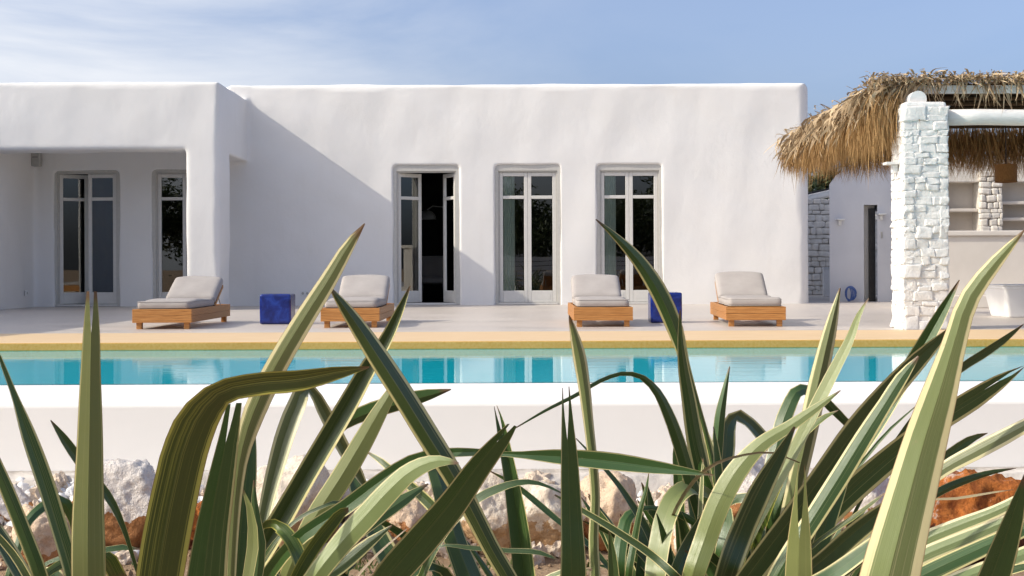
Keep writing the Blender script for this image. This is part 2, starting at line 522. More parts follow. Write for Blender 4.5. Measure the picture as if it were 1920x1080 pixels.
def flax(name, green_lo, green_hi, cream, margin, streak, thr=0.60, tip=(0.15, 0.085, 0.04)):
    """Sword leaf: UV x runs across the blade, UV y from base to tip."""
    g = N(name)
    tcn = g.n('TexCoord'); sp = g.n('SeparateXYZ')
    g.link(tcn.outputs['UV'], sp.inputs['Vector'])
    u, v = sp.outputs['X'], sp.outputs['Y']
    rnd = g.n('ObjectInfo').outputs['Random']
    e = g.math('MINIMUM', u, g.math('SUBTRACT', 1.0, u))
    cb = g.n('CombineXYZ')
    g.link(g.math('MULTIPLY', u, 26.0), cb.inputs['X'])
    g.link(g.math('MULTIPLY', v, 1.1), cb.inputs['Y'])
    g.link(g.math('MULTIPLY', rnd, 40.0), cb.inputs['Z'])
    st = g.noise(cb.outputs['Vector'], 1.0, 3, 0.6)
    cb2 = g.n('CombineXYZ')
    g.link(g.math('MULTIPLY', u, 90.0), cb2.inputs['X'])
    g.link(g.math('MULTIPLY', v, 2.5), cb2.inputs['Y'])
    g.link(g.math('MULTIPLY', rnd, 11.0), cb2.inputs['Z'])
    fi = g.noise(cb2.outputs['Vector'], 1.0, 2)
    green = g.mixc(fi, green_lo, green_hi)
    hue = g.n('HueSaturation'); g.link(green, hue.inputs['Color'])
    g.link(g.math('ADD', 0.485, g.math('MULTIPLY', rnd, 0.03)), hue.inputs['Hue'])
    g.link(g.math('ADD', 0.8, g.math('MULTIPLY', rnd, 0.4)), hue.inputs['Value'])
    # cream margin whose inner border wanders from streak to streak
    ed = g.math('ADD', e, g.math('MULTIPLY', g.math('SUBTRACT', st, 0.5), 0.22))
    fm = g.ramp(ed, [(margin - 0.015, (1, 1, 1)), (margin + 0.015, (0, 0, 0))])
    c = g.mixc(fm, hue.outputs['Color'], cream)
    fs = g.ramp(st, [(thr, (0, 0, 0)), (thr + 0.08, (streak,)*3)])
    c = g.mixc(fs, c, cream)
    # pale midrib line and thin rusty rim
    mid = g.math('ABSOLUTE', g.math('SUBTRACT', u, 0.5))
    c = g.mixc(g.ramp(mid, [(0.006, (0.5,)*3), (0.018, (0, 0, 0))]), c, (0.13, 0.16, 0.045))
    c = g.mixc(g.ramp(e, [(0.006, (0.85,)*3), (0.020, (0, 0, 0))]), c, (0.20, 0.085, 0.035))
    # dry brown tip
    tn = g.math('ADD', g.math('ADD', v, g.math('MULTIPLY', g.math('FRACT', g.math('MULTIPLY', rnd, 7.3)), 0.010)), g.math('MULTIPLY', g.math('SUBTRACT', st, 0.5), 0.02))
    c = g.mixc(g.ramp(tn, [(0.984, (0, 0, 0)), (0.997, (1, 1, 1))]), c, tip)
    # specks and scars
    sp2 = g.noise(g.coord('Object'), 90, 4)
    c = g.mixc(g.ramp(sp2, [(0.70, (0, 0, 0)), (0.78, (0.35,)*3)]), c, (0.25, 0.20, 0.10))
    nrm = g.bump(fi, 0.30, 0.002)
    p = g.bsdf(c, g.ramp(sp2, [(0.3, (0.33,)*3), (0.7, (0.46,)*3)]), 0.75, nrm)
    tl = g.n('BsdfTranslucent'); g.link(c, tl.inputs['Color'])
    mx = g.n('MixShader'); mx.inputs['Fac'].default_value = 0.07
    g.link(p, mx.inputs[1]); g.link(tl.outputs['BSDF'], mx.inputs[2])
    return g.done(mx.outputs['Shader'])
CREAM = (0.66, 0.60, 0.27)
M_FLAX = {
    'n': flax('flax_leaf_green', (0.019, 0.054, 0.007), (0.058, 0.122, 0.024), CREAM, 0.045, 0.12),
    'v': flax('flax_leaf_cream_margin', (0.021, 0.054, 0.009), (0.068, 0.124, 0.032), CREAM, 0.11, 0.30),
    'w': flax('flax_leaf_wide_cream', (0.125, 0.165, 0.052), (0.205, 0.245, 0.10), (0.72, 0.66, 0.37), 0.16, 0.40),
    'y': flax('flax_leaf_olive_yellow', (0.036, 0.068, 0.006), (0.076, 0.118, 0.015), (0.46, 0.44, 0.09), 0.075, 0.45, 0.54),
    'p': flax('flax_leaf_sunlit_green', (0.160, 0.200, 0.055), (0.240, 0.280, 0.10), CREAM, 0.040, 0.12),  # lit copy of the green leaf: sunlight put into a paler colour
    'b': flax('flax_leaf_dry', (0.30, 0.22, 0.12), (0.42, 0.33, 0.2), (0.5, 0.42, 0.26), 0.05, 0.3),
}
# ------------------------------------------------------------------ ground and pool
def ground_height(x, y):
    s = min(1.0, max(0.0, (y - 6.55) / 0.95))
    z = -0.80 + 0.27 * (s * s * (3 - 2 * s))
    z += 0.035 * noise.noise(Vector((x * 0.9, y * 0.9, 0))) + 0.018 * noise.noise(Vector((x * 5, y * 5, 3)))
    return z

def grid_mesh(name, x0, x1, y0, y1, nx, ny, fn, mat, kind):
    xs = np.linspace(x0, x1, nx + 1); ys = np.linspace(y0, y1, ny + 1)
    V = [(x, y, fn(x, y)) for y in ys for x in xs]
    Q = [(j*(nx+1)+i, j*(nx+1)+i+1, (j+1)*(nx+1)+i+1, (j+1)*(nx+1)+i) for j in range(ny) for i in range(nx)]
    return tag(mesh_from_quads(name, V, Q, mat), kind=kind)

tag(sheet('ground', -900, 900, -900, 1500, -0.95, M_SOIL), kind='structure')
grid_mesh('garden_bed', -7, 8, -5.5, 7.53, 220, 190, ground_height, M_SOIL, 'structure')

tag(boxobj('terrace', (-9.9, 40, 12.36, 46, -0.94, 0.0), M_DECK), kind='structure')
o = boxobj('pool_coping', (-9.9, 14, 12.30, 14.06, -0.078, 0.006), M_COPING, bev=0.012)
o.data.materials.append(M_COPETOP)
for p in o.data.polygons:
    if p.normal.z > 0.9: p.material_index = 1
tag(o, kind='structure')
for x0, x1, y0, y1 in ((-9.9, 14, 12.33, 12.36), (-9.9, 14, 8.72, 8.75), (-9.9, -9.87, 8.75, 12.33), (13.97, 14, 8.75, 12.33)):
    tag(boxobj('pool_basin_wall', (x0, x1, y0, y1, -1.5, -0.080), M_TILE), kind='structure')
tag(sheet('pool_floor', -9.9, 14, 8.72, 12.36, -1.49, M_TILE), kind='structure')
tag(sheet('pool_water', -9.87, 13.97, 8.735, 12.335, -0.072, M_WATER), kind='structure')

bm = bmesh.new()
box(bm, -9.9, 14, 7.50, 8.735, -1.6, -0.0735)
for v in bm.verts:
    if v.co.y < 8 and v.co.z < -1: v.co.y -= 0.16      # the face leans back a little
bevel(bm, 0.022, 3)
wall = finish('pool_wall', bm, M_POOLWHITE)
tag(wall, 'long white rendered wall holding the front edge of the swimming pool', 'wall')
bm = bmesh.new()
box(bm, -9.9, 14, 7.31, 7.46, -0.9, -0.47)
bmesh.ops.subdivide_edges(bm, edges=[e for e in bm.edges if abs(e.verts[0].co.x - e.verts[1].co.x) > 1], cuts=260)
for v in bm.verts:
    if v.co.y < 7.42:
        v.co.y += 0.05 * noise.noise(v.co * 4.0); v.co.z += 0.045 * noise.noise(v.co * 3.0 + Vector((9, 0, 0)))
    elif v.co.z > -0.6: v.co.z = -0.45
finish('footing', bm, M_FOOTING, wall, True)

# ------------------------------------------------------------------ the white house
WALL_Y = 24.1
house = empty('white_house', (0, WALL_Y, 0), 'low white plastered house with soft rounded corners behind the pool terrace', 'house')
def hw(p):                 # world -> house space
    return Vector(p) - Vector((0, WALL_Y, 0))

DOORS = [-1.57, 0.294, 2.165, -7.81, -6.0]
bm = bmesh.new()
def hb(x0, x1, y0, y1, z0, z1): box(bm, x0, x1, y0 - WALL_Y, y1 - WALL_Y, z0, z1)
T = 0.52
DH = 2.57
# long front wall: piers between the openings, then the band over them
edges = sorted([(c - 0.60, c + 0.60) for c in DOORS])
xs = -9.4
for a, b in edges:
    hb(xs, a, WALL_Y, WALL_Y + T, -0.1, DH + 0.3)
    xs = b
hb(xs, 5.49, WALL_Y, WALL_Y + T, -0.1, DH + 0.3)
hb(-9.4, -4.9, WALL_Y, WALL_Y + T, 2.50, 3.6)
hb(-5.2, 5.49, WALL_Y, WALL_Y + T, DH, 4.06)
# side and back walls, roof
hb(4.95, 5.49, WALL_Y, 30.5, -0.1, 4.06)
hb(-9.4, 5.49, 30.0, 30.5, -0.1, 4.06)
hb(-9.4, 5.49, WALL_Y + 0.2, 30.2, 3.35, 3.62)
hb(-5.3, -4.85, WALL_Y + 0.2, 30.2, 3.4, 4.06)
hb(-9.4, -8.9, WALL_Y + 0.2, 30.2, -0.1, 3.6)
# porch: corner pillar, lintel, side beam, roof, left wall
FY = 21.77
hb(-5.40, -4.85, FY, FY + 0.80, -0.1, 3.80)
hb(-9.4, -4.85, FY, FY + 0.60, 2.665, 3.80)
hb(-5.35, -4.85, FY + 0.1, WALL_Y + 0.2, 2.65, 3.80)
hb(-9.4, -4.9, FY + 0.2, WALL_Y + 0.2, 3.05, 3.40)
hb(-9.4, -8.77, FY, WALL_Y + 0.2, -0.1, 3.80)
bmesh.ops.recalc_face_normals(bm, faces=list(bm.faces))
raw = finish('wall', bm, M_PLASTER, house)
md = raw.modifiers.new('remesh', 'REMESH'); md.mode = 'VOXEL'; md.voxel_size = 0.036; md.use_smooth_shade = True
ms = raw.modifiers.new('smooth', 'SMOOTH'); ms.factor = 0.5; ms.iterations = 2
dg = bpy.context.evaluated_depsgraph_get()
me = bpy.data.meshes.new_from_object(raw.evaluated_get(dg))
raw.modifiers.clear()
old = raw.data
n = len(me.vertices)
co = np.empty(n * 3, np.float32); me.vertices.foreach_get('co', co); co = co.reshape(-1, 3)
nr = np.empty(n * 3, np.float32); me.vertices.foreach_get('normal', nr); nr = nr.reshape(-1, 3)
def wav(p, ph):            # slow hand-trowelled waviness
    return (np.sin(p[:,0]*1.7+ph+0.9*np.sin(p[:,2]*1.3+ph))*np.sin(p[:,2]*1.9+0.7*ph+np.sin(p[:,0]*0.9)) +
            0.6*np.sin(p[:,0]*4.1+p[:,2]*2.3+ph*1.7)*np.sin(p[:,2]*3.3-p[:,0]*1.1+ph)*np.cos(p[:,1]*2.0))
co += nr * (0.0095 * wav(co, 0.6))[:, None] + nr * (0.0060 * wav(co * 1.9, 2.1))[:, None]
# the far right corner and the parapets are rounded off by hand
def round_edge(mask, ia, ca, sa, ib, cb, sb, r):
    da = (co[:, ia] - (ca - sa*r)) * sa; db = (co[:, ib] - (cb - sb*r)) * sb
    d = np.hypot(da, db); k = mask & (da > 0) & (db > 0) & (d > 1e-4)
    f = np.minimum(1.0, r / np.maximum(d, 1e-6))
    co[k, ia] = (ca - sa*r) + sa*da[k]*f[k]; co[k, ib] = (cb - sb*r) + sb*db[k]*f[k]
right = co[:, 0] > 4.9
round_edge(right, 0, 5.49, 1, 1, 0.0, -1, 0.24)
round_edge(right, 0, 5.49, 1, 2, 4.06, 1, 0.16)
round_edge((co[:, 0] > -4.8), 1, 0.0, -1, 2, 4.06, 1, 0.09)
round_edge((co[:, 0] < -4.6) & (co[:, 2] > 3.3), 1, FY - WALL_Y, -1, 2, 3.80, 1, 0.08)
round_edge((co[:, 1] < FY - WALL_Y + .6) & (co[:, 0] > -5.2), 0, -4.85, 1, 1, FY - WALL_Y, -1, 0.09)
me.vertices.foreach_set('co', co.ravel())
me.update()
me.materials.clear(); me.materials.append(M_PLASTER)
me.polygons.foreach_set('use_smooth', [True] * len(me.polygons))
me.name = 'wall'
raw.data = me
bpy.data.meshes.remove(old)

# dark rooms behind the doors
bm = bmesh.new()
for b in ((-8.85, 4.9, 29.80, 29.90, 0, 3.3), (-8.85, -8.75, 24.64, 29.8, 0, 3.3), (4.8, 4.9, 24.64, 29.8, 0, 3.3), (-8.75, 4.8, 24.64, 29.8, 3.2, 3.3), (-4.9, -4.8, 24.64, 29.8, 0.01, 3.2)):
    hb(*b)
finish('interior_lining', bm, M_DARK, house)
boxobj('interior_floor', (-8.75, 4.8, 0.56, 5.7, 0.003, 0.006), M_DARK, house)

# the wing that stands out of frame on the left and shades the porch terrace
bm = rounded_box(7.0, 12.6, 4.7, 0.45, 6)
bmesh.ops.translate(bm, vec=(-13.65, 17.8, 1.45), verts=bm.verts)
tag(finish('side_wing', bm, M_PLASTER, None, True), 'white plastered side wing standing left of the pool terrace, mostly out of view', 'building')

# doors ---------------------------------------------------------------
def leaf_mesh(w, h, pivot_left, ang):
    """Door leaf seen from outside, hinge at x=0; swings inwards by ang. Returns frame bmesh and the two pane boxes."""
    st, t = 0.066, 0.045
    bm = bmesh.new()
    bars = [(0, st, 0, h), (w - st, w, 0, h), (st, w - st, 0, 0.215), (st, w - st, 1.905, 1.965), (st, w - st, h - 0.07, h)]
    for x0, x1, z0, z1 in bars:
        b2 = bmesh.new(); box(b2, x0 + .0005, x1 - .0005, 0, t, z0 + .0005, z1 - .0005); bevel(b2, 0.005, 1)
        tmp = bpy.data.meshes.new('tmp'); b2.to_mesh(tmp); b2.free(); bm.from_mesh(tmp); bpy.data.meshes.remove(tmp)
    box(bm, st + .045, w - st - .045, -0.004, 0.0, 0.06, 0.165)
    panes = [(st, w - st, 0.215, 1.905), (st, w - st, 1.965, h - 0.07)]
    M = Matrix.Identity(4)
    if not pivot_left:
        M = Matrix.Scale(-1, 4, (1, 0, 0))
    M = (Matrix.Rotation(ang if pivot_left else -ang, 4, 'Z')) @ M
    return bm, panes, M

def french_door(cx, y_in, open_l=0.0, open_r=0.0, label=None):
    y = y_in                     # distance of the frame behind the wall face
    bm = bmesh.new()
    W, H, m = 1.24, 2.56, 0.052
    jw = 0.09
    top = 2.53
    for b in ((-W/2, -W/2 + m + .02, -0.03, jw + .05, 0, top + .1), (W/2 - m - .02, W/2, -0.03, jw + .05, 0, top + .1),
              (-W/2 + m + .02, W/2 - m - .02, -0.03, jw + .05, top - 0.065, top + .1)):
        box(bm, *b)
    for b in ((-W/2 + m + .02, -W/2 + m + .045, 0.0, jw, 0.04, top - .066), (W/2 - m - .045, W/2 - m - .02, 0.0, jw, 0.04, top - .066),
              (-W/2 + m + .045, W/2 - m - .045, 0.0, jw, top - 0.09, top - .066)):
        box(bm, *b)
    bmesh.ops.recalc_face_normals(bm, faces=list(bm.faces))
    f = finish('french_door', bm, M_FRAME, house, loc=(cx, y, 0))
    if label: f['label'] = label
    boxobj('sill', (-W/2 + m + .021, W/2 - m - .021, -0.06, jw + .04, 0.004, 0.039), M_LEAFPAINT, f, 0.004)
    half = W/2 - m - .045
    lh = top - 0.092 - 0.045
    for left in (True, False):
        ang = R(open_l if left else open_r)
        b2, panes, M = leaf_mesh(half - 0.0015, lh, left, ang)
        M = Matrix.Translation((-half if left else half, 0.022, 0.044)) @ M
        bmesh.ops.transform(b2, matrix=M, verts=b2.verts)
        bmesh.ops.recalc_face_normals(b2, faces=list(b2.faces))
        finish('door_leaf', b2, M_LEAFPAINT, f)
        for x0, x1, z0, z1 in panes:
            b3 = bmesh.new()
            b3.faces.new([b3.verts.new(M @ Vector(q)) for q in ((x0,.022,z0),(x1,.022,z0),(x1,.022,z1),(x0,.022,z1))])
            finish('glass_pane', b3, M_GLASS, f)
    return f
french_door(DOORS[0], 0.065, 38, 62, 'grey french door standing half open onto a dark room')
french_door(DOORS[1], 0.065)
french_door(DOORS[2], 0.065)
french_door(DOORS[3], 0.06, 32, 0, 'grey french door under the porch with its left leaf ajar')
french_door(DOORS[4], 0.06)

# small fixtures on the house walls
o = boxobj('wall_speaker', (-0.075, 0.075, -0.075, 0.075, -0.13, 0.13), M_GREYBOX, bev=0.012)
o.location = (-8.685, 23.99, 2.70); tag(o, 'small grey box fixed high in the porch corner under the ceiling', 'speaker')
b = bmesh.new(); box(b, -0.05, 0.05, -0.081, -0.076, 0.03, 0.04); finish('slot', b, M_BLACK, o)
def socket(loc, label, rz=0, double=False):
    w = 0.09 if double else 0.055
    o = boxobj('wall_socket', (-w, w, -0.02, 0.0, -0.05, 0.05), M_SOCKET, bev=0.006)
    o.location = loc; o.rotation_euler = (0, 0, rz)
    tag(o, label, 'socket', 'power sockets on the house wall')
    for s in ((-0.04, 0.04) if double else (0.0,)):
        bb = bmesh.new(); cyl(bb, (s, -0.0195, 0), (s, -0.0235, 0), 0.024, seg=14); finish('socket_cover', bb, M_GREYBOX, o)
socket((-8.75, 23.62, 0.26), 'single white power socket low on the side wall inside the porch', R(90))
socket((-3.80, WALL_Y - 0.002, 0.225), 'double white power socket on the shaded wall beside the blue cube', 0, True)

# curtains behind the glass
def curtain(x0, x1, y, label):
    V = []; Q = []
    nx = 36
    for i in range(nx + 1):
        x = x0 + (x1 - x0) * i / nx
        dy = 0.012 * math.sin(i * 1.45) + 0.006 * math.sin(i * 0.6)
        V += [(x, y + dy, 0.03), (x, y + dy * .8, 2.5)]
    for i in range(nx): Q.append((2*i, 2*i+2, 2*i+3, 2*i+1))
    tag(mesh_from_quads('curtain', V, Q, M_CURTAIN), label, 'curtain', 'curtains behind the closed doors')
curtain(-0.30, 0.055, 24.255, 'pale green curtain drawn aside behind the middle glass door of the sunlit wall')
curtain(1.57, 1.925, 24.255, 'pale green curtain behind the glass door nearest the thatched bar')

# things dimly seen inside the open door
lamp = empty('arc_lamp', (-1.1, 26.6, 0.006), 'black arc floor lamp with dome shade in the dark room', 'lamp')
b = bmesh.new(); cyl(b, (0, 0, 0), (0, 0, 0.05), 0.16, seg=20); finish('base', b, M_BLACK, lamp)
b = bmesh.new(); tube(b, [(0,0,.05),(0.02,0,1.0),(-0.02,0,1.55),(-0.2,0,1.9),(-0.5,0,1.93),(-0.62,0,1.85)], 0.014); finish('stem', b, M_STEEL, lamp)
b = bmesh.new(); bmesh.ops.create_uvsphere(b, u_segments=20, v_segments=10, radius=0.19)
bmesh.ops.delete(b, geom=[v for v in b.verts if v.co.z < -0.01], context='VERTS')
bmesh.ops.translate(b, vec=(-0.62, 0, 1.66), verts=b.verts); finish('lamp_shade', b, M_STEEL, lamp, True)
ch = empty('lounge_chair', (-1.62, 26.9, 0.006), 'pale shell chair standing in the dark room behind the open door', 'chair')
b = rounded_box(0.6, 0.55, 0.12, 0.05, 5, 0.02); bmesh.ops.translate(b, vec=(0, 0, 0.42), verts=b.verts); finish('seat', b, M_FABRIC, ch, True)
b = rounded_box(0.6, 0.10, 0.5, 0.05, 5); bmesh.ops.transform(b, matrix=Matrix.Translation((0, 0.29, 0.68)) @ Matrix.Rotation(R(-12), 4, 'X'), verts=b.verts); finish('backrest', b, M_FABRIC, ch, True)
for sx in (-.24, .24):
    for sy in (-.2, .2):
        b = bmesh.new(); cyl(b, (sx, sy, 0), (sx*.9, sy*.9, .37), 0.014); finish('leg', b, M_STEEL, ch)

# ------------------------------------------------------------------ buildings beyond the house, right
ob = empty('outbuilding', (6.1, 25.2, 0), 'white plastered outbuilding with rounded shoulder in shade beside the stone pillar', 'building')
outline = [(0,0),(0.66,0),(0.66,1.86),(0.92,1.86),(0.92,0),(1.86,0),(1.86,2.86),(1.2,2.82),(0.72,2.72),(0.36,2.58),(0.12,2.42),(0.0,2.25)]
bm = bmesh.new()
fr = [bm.verts.new((x, 0, z)) for x, z in outline]
bm.faces.new(fr)
r = bmesh.ops.extrude_face_region(bm, geom=list(bm.faces))
bmesh.ops.translate(bm, vec=(1.0, 3.2, 0), verts=[v for v in r['geom'] if isinstance(v, bmesh.types.BMVert)])
bmesh.ops.recalc_face_normals(bm, faces=list(bm.faces))
finish('wall', bm, M_SHADETINT, ob)
boxobj('door', (0.662, 0.918, 0.20, 0.24, 0, 1.855), M_FRAME, ob)
boxobj('door_edge', (0.80, 0.917, 0.13, 0.197, 0, 1.80), M_BLACK, ob)
boxobj('intercom', (0.985, 1.015, -0.02, -0.001, 1.22, 1.34), M_GREYBOX, ob, 0.004)
def ledge_lamp(loc, label, s=1.0, rz=0):
    t = empty('wall_lamp', loc, label, 'wall lamp', 'white ledge lamps on the walls', rz)
    boxobj('ledge', (-0.075*s, 0.075*s, -0.14*s, -0.001, 0, 0.028*s), M_SOCKET, t, 0.005)
    boxobj('bracket', (-0.03*s, 0.03*s, -0.06*s, -0.001, -0.09*s, -0.001), M_SOCKET, t, 0.004)
ledge_lamp((6.10 + 0.19, 25.2, 1.56), 'white ledge lamp on the shaded outbuilding left of its door')
ledge_lamp((6.10 + 0.985, 25.2, 1.66), 'white ledge lamp on the shaded outbuilding right of its door')

hose = empty('garden_hose', (6.44, 25.02, 0), 'blue garden hose coiled against the foot of the outbuilding wall', 'hose')
M_HOSE = simple('blue_hose', (0.05, 0.10, 0.30), (0.10, 0.17, 0.42), 0.4, 20, 0.0)
for k in range(5):
    b = bmesh.new()
    a = 0.07 + 0.016*k
    tube(b, [(0.014*k - .03 + a*0.75*math.cos(t), 0.02*k - .05 + .03*math.cos(t+k), 0.014 + 0.135 + 0.13*math.sin(t) + .004*k) for t in np.linspace(-1.5, 4.8, 22)], 0.011, 6)
    finish('hose_loop', b, M_HOSE, hose, True)

def stone_block(w, h, d, seed, cuts=2, wob=0.02):
    return rounded_box(w, d, h, min(w, h, d)*0.28, cuts, 0.0, wob, seed)

def rubble(w, h, d, rr):
    """An unevenly hewn stone: skewed corners, chipped and lumpy faces."""
    bm = rounded_box(w, d, h, min(w, h)*rr.uniform(.03, .10), 5)
    off = Vector((rr.uniform(0, 50), rr.uniform(0, 50), rr.uniform(0, 50)))
    sk, sl, tx = rr.uniform(-.16, .16), rr.uniform(-.12, .12), rr.uniform(-.15, .15)
    for v in bm.verts:
        c = v.co
        x = c.x + sk*c.z + tx*c.x*(c.z/h)
        z = c.z + sl*c.x*.6
        n = noise.noise_vector(c*9 + off)*.011 + noise.noise_vector(c*26 + off)*.008 + noise.noise_vector(c*60 + off)*.005
        v.co = Vector((x, c.y, z)) + n
    return bm

sw = empty('stone_wall', (7.15, 31.0, 0), 'rough pale stone wall glimpsed between the house and the outbuilding', 'wall')
boxobj('wall_core', (-1.0, 2.5, 0.02, 0.5, 0, 2.2), M_STONE_GREY, sw)
bm = bmesh.new(); z = 0.0; k = 0
while z < 2.2:
    h = random.uniform(0.08, 0.17); x = -1.0
    while x < 1.2:
        w = random.uniform(0.12, 0.34); k += 1
        b2 = stone_block(w*1.03, h*1.0, 0.14, k, 2, 0.022)
        bmesh.ops.translate(b2, vec=(x + w/2, 0.02 - random.uniform(0, .025), z + h/2), verts=b2.verts)
        tmp = bpy.data.meshes.new('t'); b2.to_mesh(tmp); b2.free(); bm.from_mesh(tmp); bpy.data.meshes.remove(tmp)
        x += w
    z += h
tag(finish('stone_face', bm, M_STONE_GREY, sw), kind='stuff')
b = bmesh.new(); tube(b, [(x, 0.15, 2.32 + 0.05*math.sin(x*2)+0.12*x) for x in np.linspace(-1.0, 2.4, 14)], 0.09, 10); finish('wall_cap', b, M_LIMEWASH, sw, True)
b = bmesh.new(); tube(b, [(x, 0.05, 2.43 + 0.05*math.sin(x*2)+0.12*x) for x in np.linspace(-1.0, 2.4, 14)], 0.025, 6); finish('pipe', b, M_BLACK, sw, True)
post = boxobj('garden_post', (-0.07, 0.07, -0.07, 0.07, 0, 0.62), M_LIMEWASH, bev=0.012)
post.location = (7.02, 29.3, 0); tag(post, 'short whitewashed post at the foot of the stone wall', 'post')
b = bmesh.new(); box(b, -0.08, 0.08, -0.08, 0.08, 0.6202, 0.66); finish('post_cap', b, M_SOCKET, post)

# ------------------------------------------------------------------ the thatched pavilion
PX0, PX1, PY0, PY1 = 4.245, 4.725, 14.2, 14.66
pav = empty('thatched_pavilion', (4.48, 14.43, 0), 'thatched palm-leaf canopy on a whitewashed stone pillar and white beams', 'pavilion')
PO = Vector((4.48, 14.43, 0))
def pv(x, y, z): return (x - PO.x, y - PO.y, z)
def pbox(name, x0, x1, y0, y1, z0, z1, mat, bev=0.0, parent=None):
    return boxobj(name, (x0-PO.x, x1-PO.x, y0-PO.y, y1-PO.y, z0, z1), mat, parent or pav, bev)
pillar = pbox('pillar', PX0 + .006, PX1 - .006, PY0 + .006, PY1 - .006, 0, 2.47, M_LIMEWASH, 0.035)
prng = random.Random(5)
z = 0.0; k = 0
while z < 2.36:
    h = prng.choice([0.06, 0.08, 0.10, 0.13, 0.16]) * prng.uniform(.85, 1.15)
    if z + h > 2.44: h = 2.46 - z
    # front and back faces
    for face in range(4):
        run = 0.0; full = (PX1 - PX0) if face in (0, 2) else (PY1 - PY0)
        while run < full - 1e-6:
            w = prng.uniform(0.08, 0.22) * (1.2 if h > .12 else 1.0) * (1 if face < 2 else 2)
            if full - run - w < 0.08: w = full - run
            k += 1
            sub = prng.random() < 0.5 and h > .12 and face < 2
            q = prng.uniform(.3, .7)
            parts = [(z, h*q), (z + h*q, h*(1 - q))] if sub else [(z, h)]
            for zz, hh in parts:
                out = prng.uniform(-0.012, 0.011)
                b2 = rubble(w*prng.uniform(.93, 1.07), hh*prng.uniform(.90, 1.08), 0.10, prng)
                c = run + w/2
                if face == 0: M = Matrix.Translation(pv(PX0 + c, PY0 + .045 - out, zz + hh/2))
                elif face == 1: M = Matrix.Translation(pv(PX0 + .045 - out*.6, PY0 + c, zz + hh/2)) @ Matrix.Rotation(R(90), 4, 'Z')
                elif face == 2: M = Matrix.Translation(pv(PX0 + c, PY1 - .045 + out, zz + hh/2))
                else: M = Matrix.Translation(pv(PX1 - .045 + out*.6, PY0 + c, zz + hh/2)) @ Matrix.Rotation(R(90), 4, 'Z')
                bmesh.ops.transform(b2, matrix=M, verts=b2.verts)
                finish('stone', b2, M_LIMEWASH, pillar, face != 1)
            run += w
    z += h
ledge_lamp((PX0 - 0.012, 14.40, 1.80), 'white ledge lamp on the side of the stone pillar', 1.0, R(-90))

b = bmesh.new(); cyl(b, pv(4.43, 14.28, 2.505), pv(4.43, 18.4, 2.48), 0.092, seg=24); bevel_e = None
finish('roof_log', b, M_WHITEWOOD, pav, True)
pav.children[-1].data.polygons.foreach_set('use_smooth', [len(p.vertices) == 4 for p in pav.children[-1].data.polygons])
pbox('fascia_board', 4.20, 9.9, 14.50, 14.54, 2.595, 2.685, M_WHITEWOOD, 0.006)
b = bmesh.new(); tube(b, [pv(4.74 + i*.4, 14.40, 2.315 + .006*math.sin(i*1.7)) for i in range(14)], 0.088, 16); finish('front_beam', b, M_WHITEWOOD, pav, True)
b = bmesh.new(); tube(b, [pv(4.30 - i*.012, 14.7 + i*.26, 2.36 - i*.008) for i in range(15)], 0.05, 10); finish('side_beam', b, M_WHITEWOOD, pav, True)
b = bmesh.new(); tube(b, [pv(4.0 + i*.42, 18.75, 2.44) for i in range(15)], 0.08, 10); finish('back_beam', b, M_WHITEWOOD, pav, True)
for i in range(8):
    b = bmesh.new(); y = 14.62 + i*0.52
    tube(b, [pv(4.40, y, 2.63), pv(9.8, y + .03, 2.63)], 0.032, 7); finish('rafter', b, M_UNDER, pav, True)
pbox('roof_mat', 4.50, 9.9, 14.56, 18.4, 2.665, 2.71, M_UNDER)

def ribbons(name, spec, mat, parent):
    """spec rows: start point, outward direction (x, y), out distance, rise, length, width, curl, twist"""
    V = []; Q = []
    S = 6
    for p0, od, out, rise, ln, wd, curl, tw in spec:
        side = Vector((-od[1], od[0], 0))
        base = len(V)
        drift = side * random.uniform(-.45, .45) * ln
        for i in range(S + 1):
            t = i / S
            p = Vector(p0) + Vector((od[0], od[1], 0)) * out * (1 - (1 - t)**2) + Vector((0, 0, rise * math.sin(min(1, t*1.6)*math.pi*.5) - ln * t**1.35)) + drift * t * t
            p += Vector((od[0], od[1], 0)) * curl * math.sin(t * 5.0) * t
            a = tw + t * tw * 1.4
            wv = side * math.cos(a) + Vector((od[0], od[1], .3)) * math.sin(a)
            w = wd * (0.55 + .9*t*(1-t)*2) * (1 - t**5)
            V.append(p - wv * w * .5); V.append(p + wv * w * .5)
        for i in range(S):
            q = base + 2*i
            Q.append((q, q+1, q+3, q+2))
    return mesh_from_quads(name, [pv(*v) for v in V], Q, mat, parent)

U = random.uniform
def eave_left(y):          # the eave wavers and dips a little away from the camera
    s = (y - 14.3) / 4.2
    return 4.00 - 0.14*s, 2.655 - 0.04*s*s - .15*s + .025*math.sin(y*3.1)
spec_f, spec_p = [], []
tuft = [U(-.16, .10) for _ in range(80)]
lean = [U(-.14, .14) for _ in range(80)]
for i in range(6800):      # fine fringe under the left eave, hanging in tufts
    k = random.randrange(60)
    y = 14.34 + 4.2*(k + .5)/60 + random.gauss(0, .026); ex, ez = eave_left(y)
    ln = U(.36, .62) + tuft[k] + .07*math.sin(y*2.3) - .22*(y - 14.3)/4.2 + (U(.08, .28) if i % 8 == 0 else 0)
    spec_f.append(((ex + U(-.02, .30), y, ez - U(0.05, .22)), (-1, lean[k] + U(-.12, .12)), U(-.02, .12), 0.0, ln, U(.0035, .009), U(-.03, .03), U(-1.2, 1.2)))
